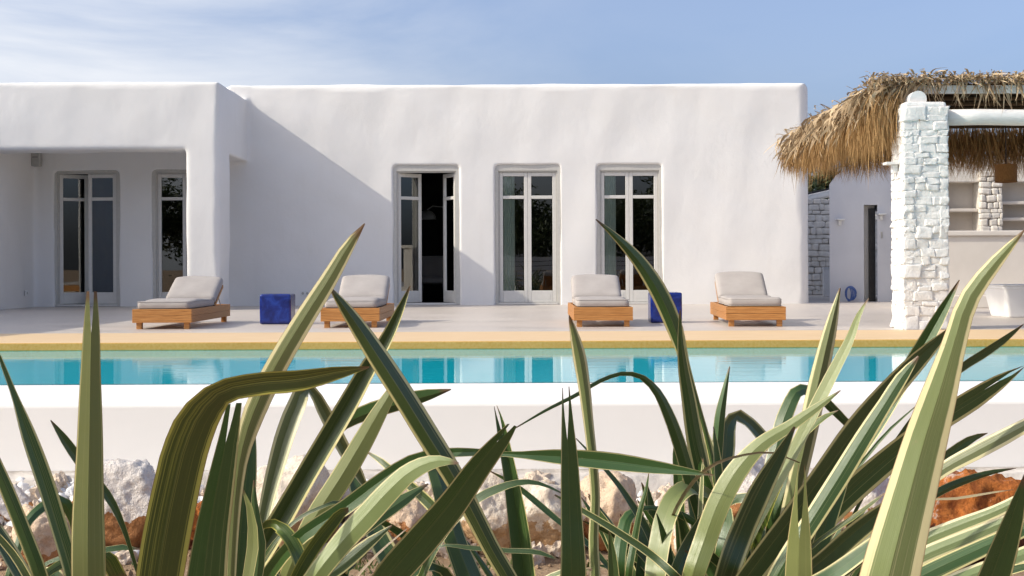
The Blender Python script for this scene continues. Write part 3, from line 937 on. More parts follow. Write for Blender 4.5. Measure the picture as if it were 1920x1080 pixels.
for i in range(1700):
    y = U(14.36, 18.5); ex, ez = eave_left(y)
    big = i % 5 == 0
    dx = U(-.05, .60)
    spec_p.append(((ex + dx, y, ez + U(-.06, .04) + max(0, dx)*.12), (-1, U(-.9, .9)), U(.03, .22), U(-.02, .05), U(.06, .46) if not big else U(.25, .55), U(.012, .036) if not big else U(.03, .055), U(-.12, .12), U(-1.6, 1.6)))
for i in range(3000):      # leaves heaped along the front eave
    x = U(3.98, 9.8)
    spec_p.append(((x, 14.50 + U(-.06, .35), 2.745 + U(-.03, .06)), (U(-.8, .8), -1), U(.02, .18), U(-.02, .07), U(.02, .10), U(.014, .040), U(-.09, .09), U(-1.5, 1.5)))
for i in range(430):
    x = U(4.05, 9.8)
    x += .06*math.sin(x*9)
    spec_p.append(((x, 14.47 + U(-.03, .08), 2.74 + U(-.04, .03)), (U(-.5, .5), -1), U(.02, .10), U(0, .03), U(.16, .46), U(.008, .024), U(-.04, .04), U(-1.3, 1.3)))
for i in range(150):       # stray leaf ends that stand up against the sky
    if i % 2:
        y = U(14.4, 18.5); ex, ez = eave_left(y); p = (ex + U(-.02, .2), y, ez + .04); od = (-1, U(-.8, .8))
    else:
        p = (U(4.0, 9.5), 14.5, 2.76); od = (U(-1, 1), -.6)
    spec_p.append((p, od, U(.06, .2), U(.05, .12), U(.02, .10), U(.014, .032), U(.02, .10), U(-1.4, 1.4)))
for i in range(1200):       # roof surface
    x = U(4.45, 9.8); y = U(14.6, 18.4)
    spec_p.append(((x, y, 2.715 + U(0, .03)), (U(-1, 1), U(-1, 1)), U(.1, .3), U(.02, .05), U(.0, .06), U(.02, .04), U(-.04, .04), U(-.3, .3)))
spec_b = []
for i in range(6500):      # back fringe
    x = U(4.2, 9.8)
    spec_b.append(((x, 18.3 + U(-.05, .25), 2.66 - U(0, .2)), (U(-.1, .1), -1), U(-.02, .08), 0, U(.42, .66) + .03*math.sin(x*3), U(.005, .013), U(-.02, .02), U(-1.2, 1.2)))
tag(ribbons('reed_fringe', spec_f + spec_b, M_FRINGE, pav), kind='stuff')
tag(ribbons('palm_thatch', spec_p, M_PALM, pav), kind='stuff')

# bar, shelves, pendant, tub
bar = empty('bar_counter', (9.0, 21.4, 0), 'long beige rendered bar counter with stepped plinth under the thatch', 'bar counter')
boxobj('plinth', (-2.6, 2.6, -0.28, 0.7, 0, 0.205), M_COUNTER, bar, 0.015)
boxobj('front', (-2.5, 2.6, 0.0, 0.6, 0.2055, 1.17), M_COUNTER, bar, 0.01)
boxobj('worktop', (-2.56, 2.6, -0.05, 0.7, 1.1705, 1.255), M_COUNTER, bar, 0.015)
sh = empty('shelf_wall', (9.4, 24.0, 0), 'warm grey wall with recessed shelves behind the bar counter', 'wall')
boxobj('back_panel', (-1.9, 2.6, 0.36, 0.5, 0, 2.65), M_SHELFWALL, sh)
boxobj('lintel', (-1.9, 2.6, 0.0, 0.355, 2.21, 2.65), M_STONE_GREY, sh, 0.02)
boxobj('side_pier', (-1.9, -1.42, 0.0, 0.355, 0, 2.205), M_SHELFWALL, sh, 0.02)
boxobj('low_wall', (-1.415, 2.6, 0.0, 0.355, 0, 1.05), M_SHELFWALL, sh)
for x0, x1, z in ((-1.415, -0.86, 1.70), (-0.46, 2.6, 1.83), (-0.46, 2.6, 1.53)):
    boxobj('shelf', (x0, x1, 0.02, 0.355, z - .03, z + .03), M_SHELFWALL, sh, 0.015)
pil = boxobj('stone_pier', (-0.84, -0.48, -0.02, 0.355, 1.052, 2.205), M_STONE_GREY, sh)
bm = bmesh.new(); z = 1.05; k = 900
while z < 2.4:
    h = U(.07, .15); x = -0.86
    while x < -0.46:
        w = min(U(.1, .22), -0.46 - x + .01); k += 1
        b2 = stone_block(w, h, .12, k, 2, .02)
        bmesh.ops.translate(b2, vec=(x + w/2, -0.02 - U(0, .02), z + h/2), verts=b2.verts)
        tmp = bpy.data.meshes.new('t'); b2.to_mesh(tmp); b2.free(); bm.from_mesh(tmp); bpy.data.meshes.remove(tmp)
        x += w
    z += h
tag(finish('stone_face', bm, M_STONE_GREY, pil), kind='stuff')

pend = empty('pendant_lamp', (6.33, 16.8, 1.755), 'brown woven drum pendant lamp hanging under the thatch', 'pendant lamp')
b = bmesh.new(); cyl(b, (0, 0, 0), (0, 0, 0.225), 0.135, 0.135, 28, cap=False)
for p in list(b.faces): pass
finish('lamp_shade', b, M_WICKER, pend, True)
b = bmesh.new()
for zz in (0.003, 0.222):
    pts = [(0.137*math.cos(t), 0.137*math.sin(t), zz) for t in np.linspace(0, 2*math.pi, 29)]
    tube(b, pts, 0.006, 6)
finish('rim', b, M_WICKER, pend, True)
b = bmesh.new(); cyl(b, (0, 0, 0.14), (0, 0, 0.90), 0.006, seg=6); finish('cord', b, M_BLACK, pend)
b = bmesh.new(); bmesh.ops.create_uvsphere(b, u_segments=12, v_segments=8, radius=0.04); bmesh.ops.translate(b, vec=(0,0,.11), verts=b.verts); finish('bulb', b, M_SOCKET, pend, True)

tub = empty('white_tub', (6.86, 17.6, 0.003), 'white tapered tub standing on the terrace in front of the bar', 'tub')
b = bmesh.new(); seg = 4
def ring(h, z, bmv, rr=0.05):
    pts = []
    for cx, cy, a0 in ((1,1,0),(-1,1,90),(-1,-1,180),(1,-1,270)):
        for k in range(6):
            a = R(a0 + k*18); pts.append(bmv.verts.new((cx*(h-rr) + rr*math.cos(a), cy*(h-rr) + rr*math.sin(a), z)))
    return pts
rings = [ring(.325, 0, b), ring(.335, .02, b), ring(.405, .375, b), ring(.42, .38, b), ring(.42, .41, b), ring(.375, .41, b), ring(.31, .05, b)]
for r0, r1 in zip(rings, rings[1:]):
    for k in range(24): b.faces.new((r0[k], r0[(k+1)%24], r1[(k+1)%24], r1[k]))
b.faces.new(rings[0][::-1]); b.faces.new(rings[-1])
finish('tub_body', b, M_TUB, tub)
b = bmesh.new(); box(b, -.435, .435, -.435, .435, .4115, .432); bevel(b, .01, 2); finish('lid', b, M_TUB, tub)

# ------------------------------------------------------------------ sun loungers
LW, LL = 0.68, 2.06
def make_lounger(label, tilt):
    root = empty('sun_lounger', (0, 0, 0), label, 'sun lounger', 'teak sun loungers on the pool terrace')
    t = 0.032
    z0, h = 0.075, 0.0765
    for k in range(2):
        za, zb = z0 + k*(h + .0012), z0 + k*(h + .0012) + h
        boxobj('front_board', (-LW/2, LW/2, 0, t, za, zb), M_TEAK_X, root, 0.003)
        boxobj('back_board', (-LW/2, LW/2, LL - t, LL, za, zb), M_TEAK_X, root, 0.003)
        for s in (-1, 1):
            x0 = s*LW/2 - (t if s > 0 else 0)
            boxobj('side_board', (x0, x0 + t, t + .0008, LL - t - .0008, za, zb), M_TEAK_Y, root, 0.003)
    for sx in (-1, 1):
        for y in (0.036, LL - 0.036 - .062):
            cx = sx*(LW/2 - .036 - .031)
            boxobj('leg', (cx - .031, cx + .031, y, y + .062, 0.001, 0.19), M_TEAK_X, root, 0.003)
    for k in range(9):
        y = 0.06 + k*0.145
        boxobj('slat', (-LW/2 + t + .002, LW/2 - t - .002, y, y + .11, 0.195, 0.217), M_TEAK_X, root, 0.003)
    # reclining back
    hy = 1.36
    M = Matrix.Translation((0, hy, 0.225)) @ Matrix.Rotation(R(tilt), 4, 'X')
    bl = 0.53
    for s in (-1, 1):
        boxobj('back_rail', (s*(LW/2 - .058) - .020, s*(LW/2 - .058) + .020, 0, bl, -.02, .02), M_TEAK_Y, root, 0.003, M)
    for k in range(5):
        boxobj('back_slat', (-LW/2 + .081, LW/2 - .081, 0.012 + k*.103, 0.012 + k*.103 + .085, -.011, .011), M_TEAK_X, root, 0.003, M)
    top = M @ Vector((0, bl*.72, -.02))
    for s in (-1, 1):
        b = bmesh.new(); cyl(b, (s*(LW/2 - .09), top.y, top.z), (s*(LW/2 - .09), LL - .14, 0.20), 0.007, seg=6); finish('strut', b, M_STEEL, root)
    # cushions
    sl = hy - 0.03
    b = rounded_box(LW - .07, sl, 0.098, 0.042, 12, 0.010, 0.004, int(tilt*7))
    for v in b.verts:      # the pad bows a little over the slats
        v.co.z += 0.010*math.sin((v.co.y/sl)*9 + tilt) * (1 if v.co.z > 0 else .4)
    bmesh.ops.translate(b, vec=(0, 0.04 + sl/2, 0.222 + .052), verts=b.verts)
    c = finish('seat_cushion', b, M_FABRIC, root, True)
    for zz in (.242, .312):
        b = bmesh.new()
        pts = []
        hx, y0, y1, rr = (LW - .07)/2 - .004, 0.046, 0.04 + sl - .006, .04
        for cx, cy, a0 in ((hx-rr, y1-rr, 0), (-hx+rr, y1-rr, 90), (-hx+rr, y0+rr, 180), (hx-rr, y0+rr, 270)):
            for k in range(5):
                a = R(a0 + k*22.5); pts.append((cx + rr*math.cos(a), cy + rr*math.sin(a), zz))
        pts.append(pts[0]); tube(b, pts, 0.004, 5); finish('piping', b, M_PIPING, c, True)
    b = rounded_box(LW - .06, 0.55, 0.105, 0.045, 12, 0.018, 0.004, int(tilt*3) + 5)
    for v in b.verts:      # the head end is a soft arch
        if v.co.y > 0: v.co.y += 0.045*(v.co.y/.275)*(1 - (v.co.x/(LW/2))**2)
    bmesh.ops.transform(b, matrix=M @ Matrix.Translation((0, 0.275, 0.077)), verts=b.verts)
    finish('back_cushion', b, M_FABRIC, root, True)
    return root
def place(px, py, rz, tilt, label):
    t = make_lounger(label, tilt)
    d = EYE * F / (py - (500 - (px - 960)*SR))
    p = P(px, py, d)
    t.location = (p.x, p.y, 0.0)
    t.rotation_euler = (0, 0, rz)
place(303.5, 617.5, R(0), 27, 'teak sun lounger with grey cushions in front of the porch corner pillar')
place(656.5, 615.0, R(0.4), 28, 'teak sun lounger with grey cushions left of the half open door')
place(1131.5, 613.3, R(-0.5), 27, 'teak sun lounger with grey cushions in front of the right-hand glass door')
place(1417.5, 612.6, R(-3.6), 31, 'teak sun lounger turned slightly right in front of the blank wall')

def cube_stool(px, py, label, rz):
    d = EYE * F / (py - (500 - (px - 960)*SR))
    p = P(px, py, d)
    b = rounded_box(.385, .36, .372, .018, 9, 0, .0035, px)
    bmesh.ops.translate(b, vec=(0, 0, .188), verts=b.verts)
    o = finish('cube_stool', b, M_BLUE, None, True)
    o.location = (p.x, p.y + .18, 0); o.rotation_euler = (0, 0, rz)
    tag(o, label, 'stool', 'blue ceramic cube stools')
cube_stool(516, 608.3, 'cobalt blue glazed cube stool between the two left loungers', 0)
cube_stool(1250, 605.8, 'cobalt blue glazed cube stool between the two right loungers', 0)

# ------------------------------------------------------------------ rocks, pebbles, weeds
def rock(px, py, wpx, hpx, d, mat, seed, label, cat='rock', rough=0.36, name='boulder'):
    s = F / d
    w, h = wpx / s, hpx / s
    p = P(px, py, d)
    bm = bmesh.new()
    bmesh.ops.create_icosphere(bm, subdivisions=5, radius=1.0)
    rr = random.Random(seed)
    planes = [(Vector((rr.gauss(0,1), rr.gauss(0,1), rr.gauss(0,1))).normalized(), rr.uniform(.62, .92)) for _ in range(11)]
    off = Vector((seed*3.7, seed*1.3, 0))
    for v in bm.verts:
        q = v.co.normalized()
        r = 1.0
        for nrm, dd in planes:
            c = q.dot(nrm)
            if c > 1e-3: r = min(r, dd / c)
        r *= 1 + rough*.35*noise.noise(q*1.6 + off) - rough*.34*(abs(noise.noise(q*3.3 + off)) - .2) - rough*.16*(abs(noise.noise(q*8 + off)) - .2) + rough*.09*noise.noise(q*20 + off) + rough*.05*noise.noise(q*45 + off)
        v.co = Vector((q.x*r*w*.58, q.y*r*w*.50, q.z*r*h*.60))
    o = finish(name, bm, mat, None, True)
    o.location = p
    tag(o, label, cat, 'rocks along the foot of the pool wall')
    return o
rock(232, 950, 165, 160, 6.85, M_ROCK_WHITE, 3, 'big white boulder with rusty underside behind the tall upright leaf')
rock(82, 1010, 120, 125, 6.70, M_ROCK_PEACH, 8, 'peach coloured boulder at the left edge of the bed')
rock(20, 955, 90, 80, 7.1, M_ROCK_WHITE, 12, 'pale boulder half hidden at the far left under the wall')
rock(372, 985, 70, 95, 6.75, M_ROCK_RED, 21, 'small dark brown rock behind the bent olive leaf')
rock(555, 945, 190, 170, 6.85, M_ROCK_CREAM, 5, 'large cream boulder with a pinkish cleft behind the crossing leaves')
rock(662, 930, 60, 70, 7.05, M_ROCK_WHITE, 17, 'small grey white rock right of the large cream boulder')
rock(768, 968, 110, 100, 6.75, M_ROCK_PEACH, 14, 'flat faced tan rock in the middle of the bed')
rock(905, 965, 125, 140, 6.80, M_ROCK_CREAM, 23, 'cream lumpy rock left of the thick upright leaf')
rock(1028, 968, 130, 145, 6.80, M_ROCK_CREAM, 31, 'white rock with a rusty seam behind the dark upright leaf')
rock(1142, 965, 135, 140, 6.80, M_ROCK_PEACH, 37, 'tan and cream rock right of the dark upright leaf')
rock(1410, 930, 130, 150, 7.0, M_ROCK_WHITE, 41, 'pale pinkish boulder inside the right flax clump')
rock(1290, 1010, 80, 80, 6.6, M_ROCK_CREAM, 43, 'low cream stone at the foot of the right flax clump')
rock(1625, 945, 95, 110, 6.9, M_ROCK_WHITE, 47, 'white rock left of the broad cream edged leaf')
rock(1775, 925, 150, 80, 7.15, M_ROCK_WHITE, 53, 'white rock behind the rust red boulder')
rock(1835, 985, 215, 165, 6.6, M_ROCK_RED, 59, 'rust red boulder at the right edge of the bed', rough=0.75)
rock(1925, 945, 70, 90, 7.0, M_ROCK_WHITE, 61, 'pale rock at the far right edge of the bed')

sp0 = []
for i in range(150):
    x = random.uniform(-3.2, 3.6); y = random.uniform(6.55, 7.25)
    sp0.append((x, y, ground_height(x, y) + .015, random.choice([.03, .04, .05, .07, .09])))
sp1 = []
for i in range(430):
    x = random.uniform(-5.5, 7.0); y = random.uniform(6.85, 7.40)
    sp1.append((x, y, ground_height(x, y) + .02, random.choice([.03, .04, .05, .06, .08, .10])))
def blobs(name, spots, mat, sub=1, smooth=False):
    bm0 = bmesh.new(); bmesh.ops.create_icosphere(bm0, subdivisions=sub, radius=1)
    bv = np.array([v.co[:] for v in bm0.verts]); bf = np.array([[l.index for l in f.verts] for f in bm0.faces]); bm0.free()
    V = []; Fc = []
    for (x, y, z, s) in spots:
        sc = s * rng.uniform(.6, 1.2, 3)
        a = rng.uniform(0, 6.28); c, sn = math.cos(a), math.sin(a)
        q = bv * (1 + rng.uniform(-.28, .28, (len(bv), 1))) * sc
        q = np.stack([q[:,0]*c - q[:,1]*sn, q[:,0]*sn + q[:,1]*c, q[:,2]], 1) + (x, y, z)
        Fc.append(bf + len(V)*len(bv)); V.append(q)
    me = bpy.data.meshes.new(name)
    me.from_pydata(np.concatenate(V).tolist(), [], np.concatenate(Fc).tolist())
    return tag(link_mesh(name, me, mat, None, smooth), kind='stuff')
sp = []
for i in range(4200):
    x = U(-5.5, 7.0); y = U(6.95, 7.42) if i % 4 else U(6.7, 7.42)
    sp.append((x, y, ground_height(x, y) + U(.0, .045), U(.014, .042)))
blobs('rubble_stones', sp0, M_RUBBLE, 3)
blobs('white_rubble', sp1, M_RUBBLE, 3)
blobs('white_pebbles', sp, M_PEBBLE, 2, True)
sp = []
for i in range(2600):
    x = U(-3.2, 3.4); y = U(3.8, 6.95)
    sp.append((x, y, ground_height(x, y) + .002, U(.004, .018) * (1.8 if i % 23 == 0 else 1)))
blobs('soil_clods', sp, M_SOIL)

V = []; Q = []
for cpx, cpy, n in ((680, 1045, 40), (915, 1050, 26), (820, 1042, 12), (1100, 1042, 16), (705, 1060, 20), (1330, 1050, 20), (160, 1060, 10), (790, 1060, 14)):
    d = 1.46 * F / (cpy - 500)
    c = P(cpx, cpy, d)
    for i in range(n):
        x, y = c.x + random.gauss(0, .07), c.y + random.gauss(0, .08)
        z = ground_height(x, y) - .005
        a = U(0, 6.28); h = U(.015, .05); w = U(.003, .007)
        dx, dy = math.cos(a)*h*.7, math.sin(a)*h*.7
        k = len(V)
        V += [(x-w, y, z), (x+w, y, z), (x+dx*.5+w*.7, y+dy*.5, z+h*.7), (x+dx*.5-w*.7, y+dy*.5, z+h*.7), (x+dx+.001, y+dy, z+h*.9), (x+dx, y+dy, z+h*.9)]
        Q += [(k, k+1, k+2, k+3), (k+3, k+2, k+4, k+5)]
tag(mesh_from_quads('weeds', V, Q, M_WEED), kind='stuff')

# ------------------------------------------------------------------ trees and the fence (mirrored in the door glass)
def tree(x, y, z0, h, r, n, label, seed, group=None):
    rr = random.Random(seed)
    t = empty('olive_tree', (x, y, z0), label, 'tree', group)
    b = bmesh.new()
    th = h * .42
    tube(b, [(0,0,-.1), (.05*h*.3, .02, th*.5), (0, .05, th)], [h*.045, h*.035, h*.028], 9)
    finish('trunk', b, M_BARK, t, True)
    b = bmesh.new(); tips = []
    for k in range(7):
        a = k*.9 + rr.uniform(-.3, .3); e = Vector((math.cos(a)*r*.6, math.sin(a)*r*.6, h*.62 + rr.uniform(-.1, .25)*h))
        tube(b, [(0, .05, th*.97), e*.5 + Vector((0, 0, th*.45)), e], [h*.022, h*.014, h*.006], 6)
        tips.append(e)
    finish('limb', b, M_BARK, t, True)
    V = []; Q = []
    cl = [(tips[rr.randrange(7)] + Vector((rr.gauss(0, r*.32), rr.gauss(0, r*.32), rr.gauss(0, h*.10))), rr.uniform(.16, .34)*r) for _ in range(34)]
    for i in range(n):
        c, s = cl[rr.randrange(len(cl))]
        p = c + Vector((rr.gauss(0, s*.6), rr.gauss(0, s*.6), rr.gauss(0, s*.5)))
        a = Vector((rr.gauss(0,1), rr.gauss(0,1), rr.gauss(0,.8))).normalized() * rr.uniform(.07, .14) * (1 + r*.14)
        bb = a.orthogonal().normalized() * a.length * .38
        k = len(V)
        V += [p - a, p + bb, p + a, p - bb]; Q.append((k, k+1, k+2, k+3))
    mesh_from_quads('crown', V, Q, M_OLIVE, t, False)
    return t
tree(8.9, 37.5, -0.2, 4.6, 1.3, 5000, 'green tree showing between the house corner and the outbuilding', 4)
for i in range(15):
    x = -26 + i*3.3 + U(-.7, .7); y = -14.5 + U(-2.5, 2.0)
    tree(x, y, -0.95, U(4.6, 6.6), U(2.1, 2.8), 5200, 'olive tree of the row behind the viewer, mirrored in the door glass', 20 + i, 'trees mirrored in the glass')
fence = empty('board_fence', (3.2, -6.0, -0.95), 'white horizontal board fence behind the viewer, mirrored in the closed glass doors', 'fence')
for k in range(10):
    boxobj('board', (-14.0, 5.2, 0, .03, .05 + k*.205, .05 + k*.205 + .175), M_FENCE, fence)
for k in range(10):
    boxobj('post', (-13.9 + k*2.1, -13.8 + k*2.1, -.085, -.001, -.1, 2.12), M_FENCE, fence)
# ------------------------------------------------------------------ the flax plants in the foreground
def catmull(pts, n):
    """Smooth curve through the points, parametrised by chord length."""
    p = np.array(pts, float)
    h = np.maximum(np.linalg.norm(np.diff(p[:, :2], axis=0), axis=1), 1e-3)
    dlt = np.diff(p, axis=0) / h[:, None]
    m = np.empty_like(p)
    m[0], m[-1] = dlt[0], dlt[-1]
    for i in range(1, len(p) - 1):
        m[i] = (dlt[i-1]*h[i] + dlt[i]*h[i-1]) / (h[i] + h[i-1])
    cum = np.concatenate([[0], np.cumsum(h)])
    out = []
    for i in range(n + 1):
        s = cum[-1] * i / n
        k = min(int(np.searchsorted(cum, s, side='right')) - 1, len(h) - 1)
        t = (s - cum[k]) / h[k]
        q = (2*t**3 - 3*t*t + 1)*p[k] + (t**3 - 2*t*t + t)*h[k]*m[k] + (-2*t**3 + 3*t*t)*p[k+1] + (t**3 - t*t)*h[k]*m[k+1]
        q[2] = max(q[2], 1.0)
        out.append(q)
    return out, cum

SUN_IMG = np.array([TO_SUN.x, TO_SUN.z]); SUN_IMG /= np.linalg.norm(SUN_IMG)
def leaf(plant, pts, ws, d0, d1, code='m', mat='n', split=None, crown=True, gap=1.0, blunt=False):
    """pts: centre line from base to tip as seen from the viewer; ws: blade widths; d0, d1: distance of base and tip."""
    root, cpx, cpd = plant
    ws = list(ws) + [ws[-1]] * (len(pts) - len(ws))
    rows = []
    npt = len(pts)
    for i, ((x, y), w) in enumerate(zip(pts, ws)):
        s = i / (npt - 1)
        rows.append((x, y, w, d0 + (d1 - d0)*s))
    if crown:
        cx = cpx + random.uniform(-60, 60) * 2.0 / cpd
        cy = 500 + (EYE + 0.80) * F / cpd
        dx, dy = rows[0][0] - rows[1][0], rows[0][1] - rows[1][1]
        dl = math.hypot(dx, dy); D = math.hypot(cx - rows[0][0], cy - rows[0][1])
        mx = (cx + rows[0][0])*.25 + .5*(rows[0][0] + dx/dl*D*.5)
        my = (cy + rows[0][1])*.25 + .5*(rows[0][1] + max(dy, 0)/dl*D*.5)
        rows = [(cx, cy, rows[0][2]*.45, cpd), (mx, my, rows[0][2]*.85, (cpd + rows[0][3])/2)] + rows
    n = 46 if len(rows) > 6 else 26
    smp, cum = catmull(rows, n)
    t0 = cum[2]/cum[-1] if crown else 0.0
    pos = [P(q[0], q[1], q[3]) for q in smp]
    eye = Vector((0, 0, EYE))
    fold, tilt = {'l': (-.12, 30), 'd': (-.22, -34), 'ld': (.62, 0), 'dl': (-.62, 0), 'm': (-.25, 0), 'L': (.25, 12), 'D': (.3, -26), 'k': (.34, 9)}[code]
    V = []; UV = []
    COLS = (-1.0, -.55, 0.0, 0.0, .55, 1.0)
    jit = random.uniform(-4, 4)
    ph = [random.uniform(0, 6.28) for _ in range(4)]; wvf = random.uniform(5, 11)
    for i, p in enumerate(pos):
        T = (pos[min(i+1, n)] - pos[max(i-1, 0)]).normalized()
        view = (p - eye).normalized()
        right = T.cross(view)
        right = right.normalized() if right.length > 1e-5 else Vector((1, 0, 0))   # right of travel, as seen
        nrm = right.cross(T).normalized()
        if nrm.dot(view) > 0: nrm = -nrm
        th = 0.0
        if tilt:
            rimg = np.array([right.x, right.z]); sgn = 1.0 if rimg @ SUN_IMG > 0 else -1.0
            th = R((tilt + jit) * (1 if tilt > 0 else 1)) * sgn
        # lean the face towards (or away from) the side named by the sign
        n2 = nrm*math.cos(th) + right*math.sin(th)
        r2 = right*math.cos(th) - nrm*math.sin(th)
        half = smp[i][2] * .5 / F * smp[i][3] / math.cos(th)
        t = i / n
        f = fold * half
        wl = .035*math.sin(t*wvf + ph[0]) + .02*math.sin(t*wvf*2.7 + ph[1])
        wr = .035*math.sin(t*wvf + ph[2]) + .02*math.sin(t*wvf*3.1 + ph[3])
        slit = 0.0
        tv = (t - t0)/(1 - t0)
        if split is not None and tv > split:
            slit = ((tv - split)/(1 - split))
        for c, s in enumerate(COLS):
            ss = s
            if slit and c in (2, 3):
                ss = (-1 if c == 2 else 1) * min(.9, slit * gap)
            elif slit and c in (1, 4):
                ss = s * (1 + .5*slit)
                ss = max(-1, min(1, ss))
            q = p + r2*ss*half*(1 + (wl if ss < 0 else wr)) + n2*(f*(1 - abs(ss)) + half*abs(ss)*1.6*(wr if ss < 0 else wl))
            V.append(q); UV.append(((s + 1)/2, t * (0.93 if blunt else 1.0)))
    me = bpy.data.meshes.new('leaf')
    base = Vector(root.location)
    faces = []
    for i in range(n):
        for c in (0, 1, 3, 4):
            a = i*6 + c
            faces.append((a, a+1, a+7, a+6))
    me.from_pydata([tuple(q - base) for q in V], [], faces)
    ul = me.uv_layers.new(name='UVMap')
    for lp in me.loops:
        ul.data[lp.index].uv = UV[lp.vertex_index]
    return link_mesh('leaf', me, M_FLAX[mat], root, True)

def plant(px, d, label):
    cy = 500 + (EYE + .80) * F / d
    c = P(px, cy, d)
    z = ground_height(c.x, c.y)
    t = empty('flax_plant', (c.x, c.y, z), label, 'plant', 'variegated flax plants in the foreground bed')
    b = bmesh.new()
    for k in range(7):     # the woody fan base the blades spring from
        a = k*.9; rr_ = .05 + .015*k
        tube(b, [(rr_*math.cos(a), rr_*math.sin(a), -.06), (rr_*.9*math.cos(a), rr_*.9*math.sin(a), .05), (rr_*1.1*math.cos(a), rr_*1.1*math.sin(a), .14)], [.03, .028, .018], 7)
    finish('crown_base', b, M_BARK, t, True)
    return (t, px, d)

def filler(pl, n, x0, x1, y0, y1, d0, d1, w=(14, 34)):
    """Short inner blades that crowd the crown."""
    for i in range(n):
        bx = U(x0, x1); tx = bx + (bx - (x0+x1)/2)*U(.2, .9) + U(-40, 40); ty = U(y0, y1)
        dd = U(d0, d1)
        ww = U(*w)
        leaf(pl, [(bx, 1110), ((bx*.55 + tx*.45), (1110 + ty)/2 - U(0, 25)), (tx, ty)], [ww, ww*.9, 2], dd, dd + U(-.1, .1), random.choice('ddmlmD'), random.choice('nnv'))

PL = plant(-70, 3.4, 'flax plant at the left edge with long blades arching into view')
PT = plant(170, 3.0, 'flax plant with one tall upright split blade in front of the white boulder')
PG = plant(380, 2.6, 'flax plant with a broad olive yellow blade bent over sideways')
PC = plant(560, 3.6, 'flax plant with many crossing blades left of centre')
PM = plant(960, 3.3, 'flax plant with dark upright blades in the centre')
PR = plant(1410, 4.4, 'dense bushy flax clump right of centre')
PS = plant(1490, 2.9, 'flax plant leaning right with a split pale blade in front')
PB = plant(1600, 2.2, 'nearest flax plant with one broad cream edged blade at the right')
PE = plant(1560, 3.3, 'flax plant sending low pale striped blades out to the right edge')

# left edge
leaf(PL, [(140,1090),(112,990),(84,900),(54,815),(27,740),(2,676),(-10,645)], [34,33,32,26,12,7,2], 3.1, 2.9, 'd', 'v')
leaf(PL, [(78,1090),(48,1005),(16,925),(-14,855)], [27,27,26,22], 2.9, 2.85, 'L', 'v')
leaf(PL, [(48,1088),(18,1035),(-14,985)], [30,30,26], 2.8, 2.8, 'd', 'v')
leaf(PL, [(60,1100),(25,1040),(-10,1000)], [14,14,12], 2.75, 2.75, 'l', 'v')
leaf(PL, [(30,1040),(52,978),(82,949),(112,938),(138,972),(146,1010)], [16,18,20,22,22,20], 3.3, 3.5, 'L', 'n')
leaf(PT, [(60,1100),(98,1068),(150,1043),(196,1043),(224,1088)], [14,16,22,30,32], 3.25, 3.5, 'L', 'y')
leaf(PT, [(110,1046),(196,1031),(232,1026),(266,1030)], [8,11,11,2], 3.3, 3.35, 'l', 'n')
leaf(PT, [(266,1100),(248,1040),(232,990),(206,935),(172,893),(143,855),(118,820),(95,788)], [7,7,10,16,20,20,15,2], 3.35, 3.1, 'd', 'n')
leaf(PT, [(166,1090),(166,950),(168.5,810),(170,700),(171.5,620),(172,546)], [60,57,47,38,31,18], 2.6, 2.55, 'k', 'p', split=.86, gap=.45)
leaf(PT, [(60,1085),(92,1070),(120,1095)], [20,26,26], 3.5, 3.5, 'l', 'v')
# the bent olive blade and its neighbours
leaf(PG, [(300,1095),(314,1000),(333,905),(351,835),(376,778),(412,738),(470,722),(560,713),(640,697),(692,688)], [88,87,85,83,72,48,42,38,22,3], 2.25, 2.1, 'd', 'y')
leaf(PG, [(388,1090),(400,980),(413,900),(430,810),(439,757)], [74,62,48,34,27], 2.35, 2.3, 'd', 'n', split=.78, gap=.35, blunt=True)
leaf(PG, [(432,1095),(437,1000),(443,920),(453,850),(470,790),(498,725),(526,672),(568,602),(618,523),(660,452),(684,419)], [20,22,25,30,40,42,40,37,31,19,2], 2.55, 2.3, 'L', 'w')
leaf(PG, [(446,1095),(455,985),(464,900),(470,830),(474,770)], [38,38,34,22,4], 2.7, 2.75, 'd', 'n')
leaf(PG, [(462,1095),(474,1020),(470,960),(454,914)], [20,22,13,2], 2.5, 2.5, 'l', 'p')
leaf(PG, [(480,1095),(487,1020),(478,960),(476,900)], [22,24,16,2], 2.62, 2.62, 'L', 'n')
leaf(PG, [(415,1095),(428,1010),(440,930),(448,885)], [30,30,20,3], 2.75, 2.75, 'd', 'n')
# centre left crossing blades
leaf(PC, [(486,1020),(499,950),(516,880),(538,805),(558,755),(574,727),(585,729),(598,752),(621,795),(650,850),(676,895),(694,928)], [22,25,32,37,34,27,17,22,26,25,17,3], 3.3, 3.55, 'dl', 'w')
leaf(PC, [(455,1090),(488,1040),(520,985),(560,915),(610,830),(655,752),(690,690),(722,640),(748,585),(769,536)], [42,42,42,40,39,38,33,26,17,2], 3.2, 3.1, 'dl', 'v')
leaf(PC, [(555,1040),(595,965),(640,895),(680,828),(710,775),(738,728)], [32,40,42,38,30,18], 3.25, 3.2, 'L', 'p')
leaf(PC, [(574,1090),(562,1045),(546,1012),(527,990),(506,982),(481,996)], [26,28,27,25,17,3], 2.95, 3.05, 'd', 'y')
leaf(PC, [(550,1095),(590,1025),(622,984),(642,962),(654,955)], [24,26,24,19,8], 2.85, 2.9, 'd', 'y')
leaf(PC, [(585,1090),(638,1022),(688,967),(734,917),(770,885),(805,868),(836,864),(860,869)], [40,44,44,41,35,27,16,3], 2.8, 2.75, 'L', 'p')
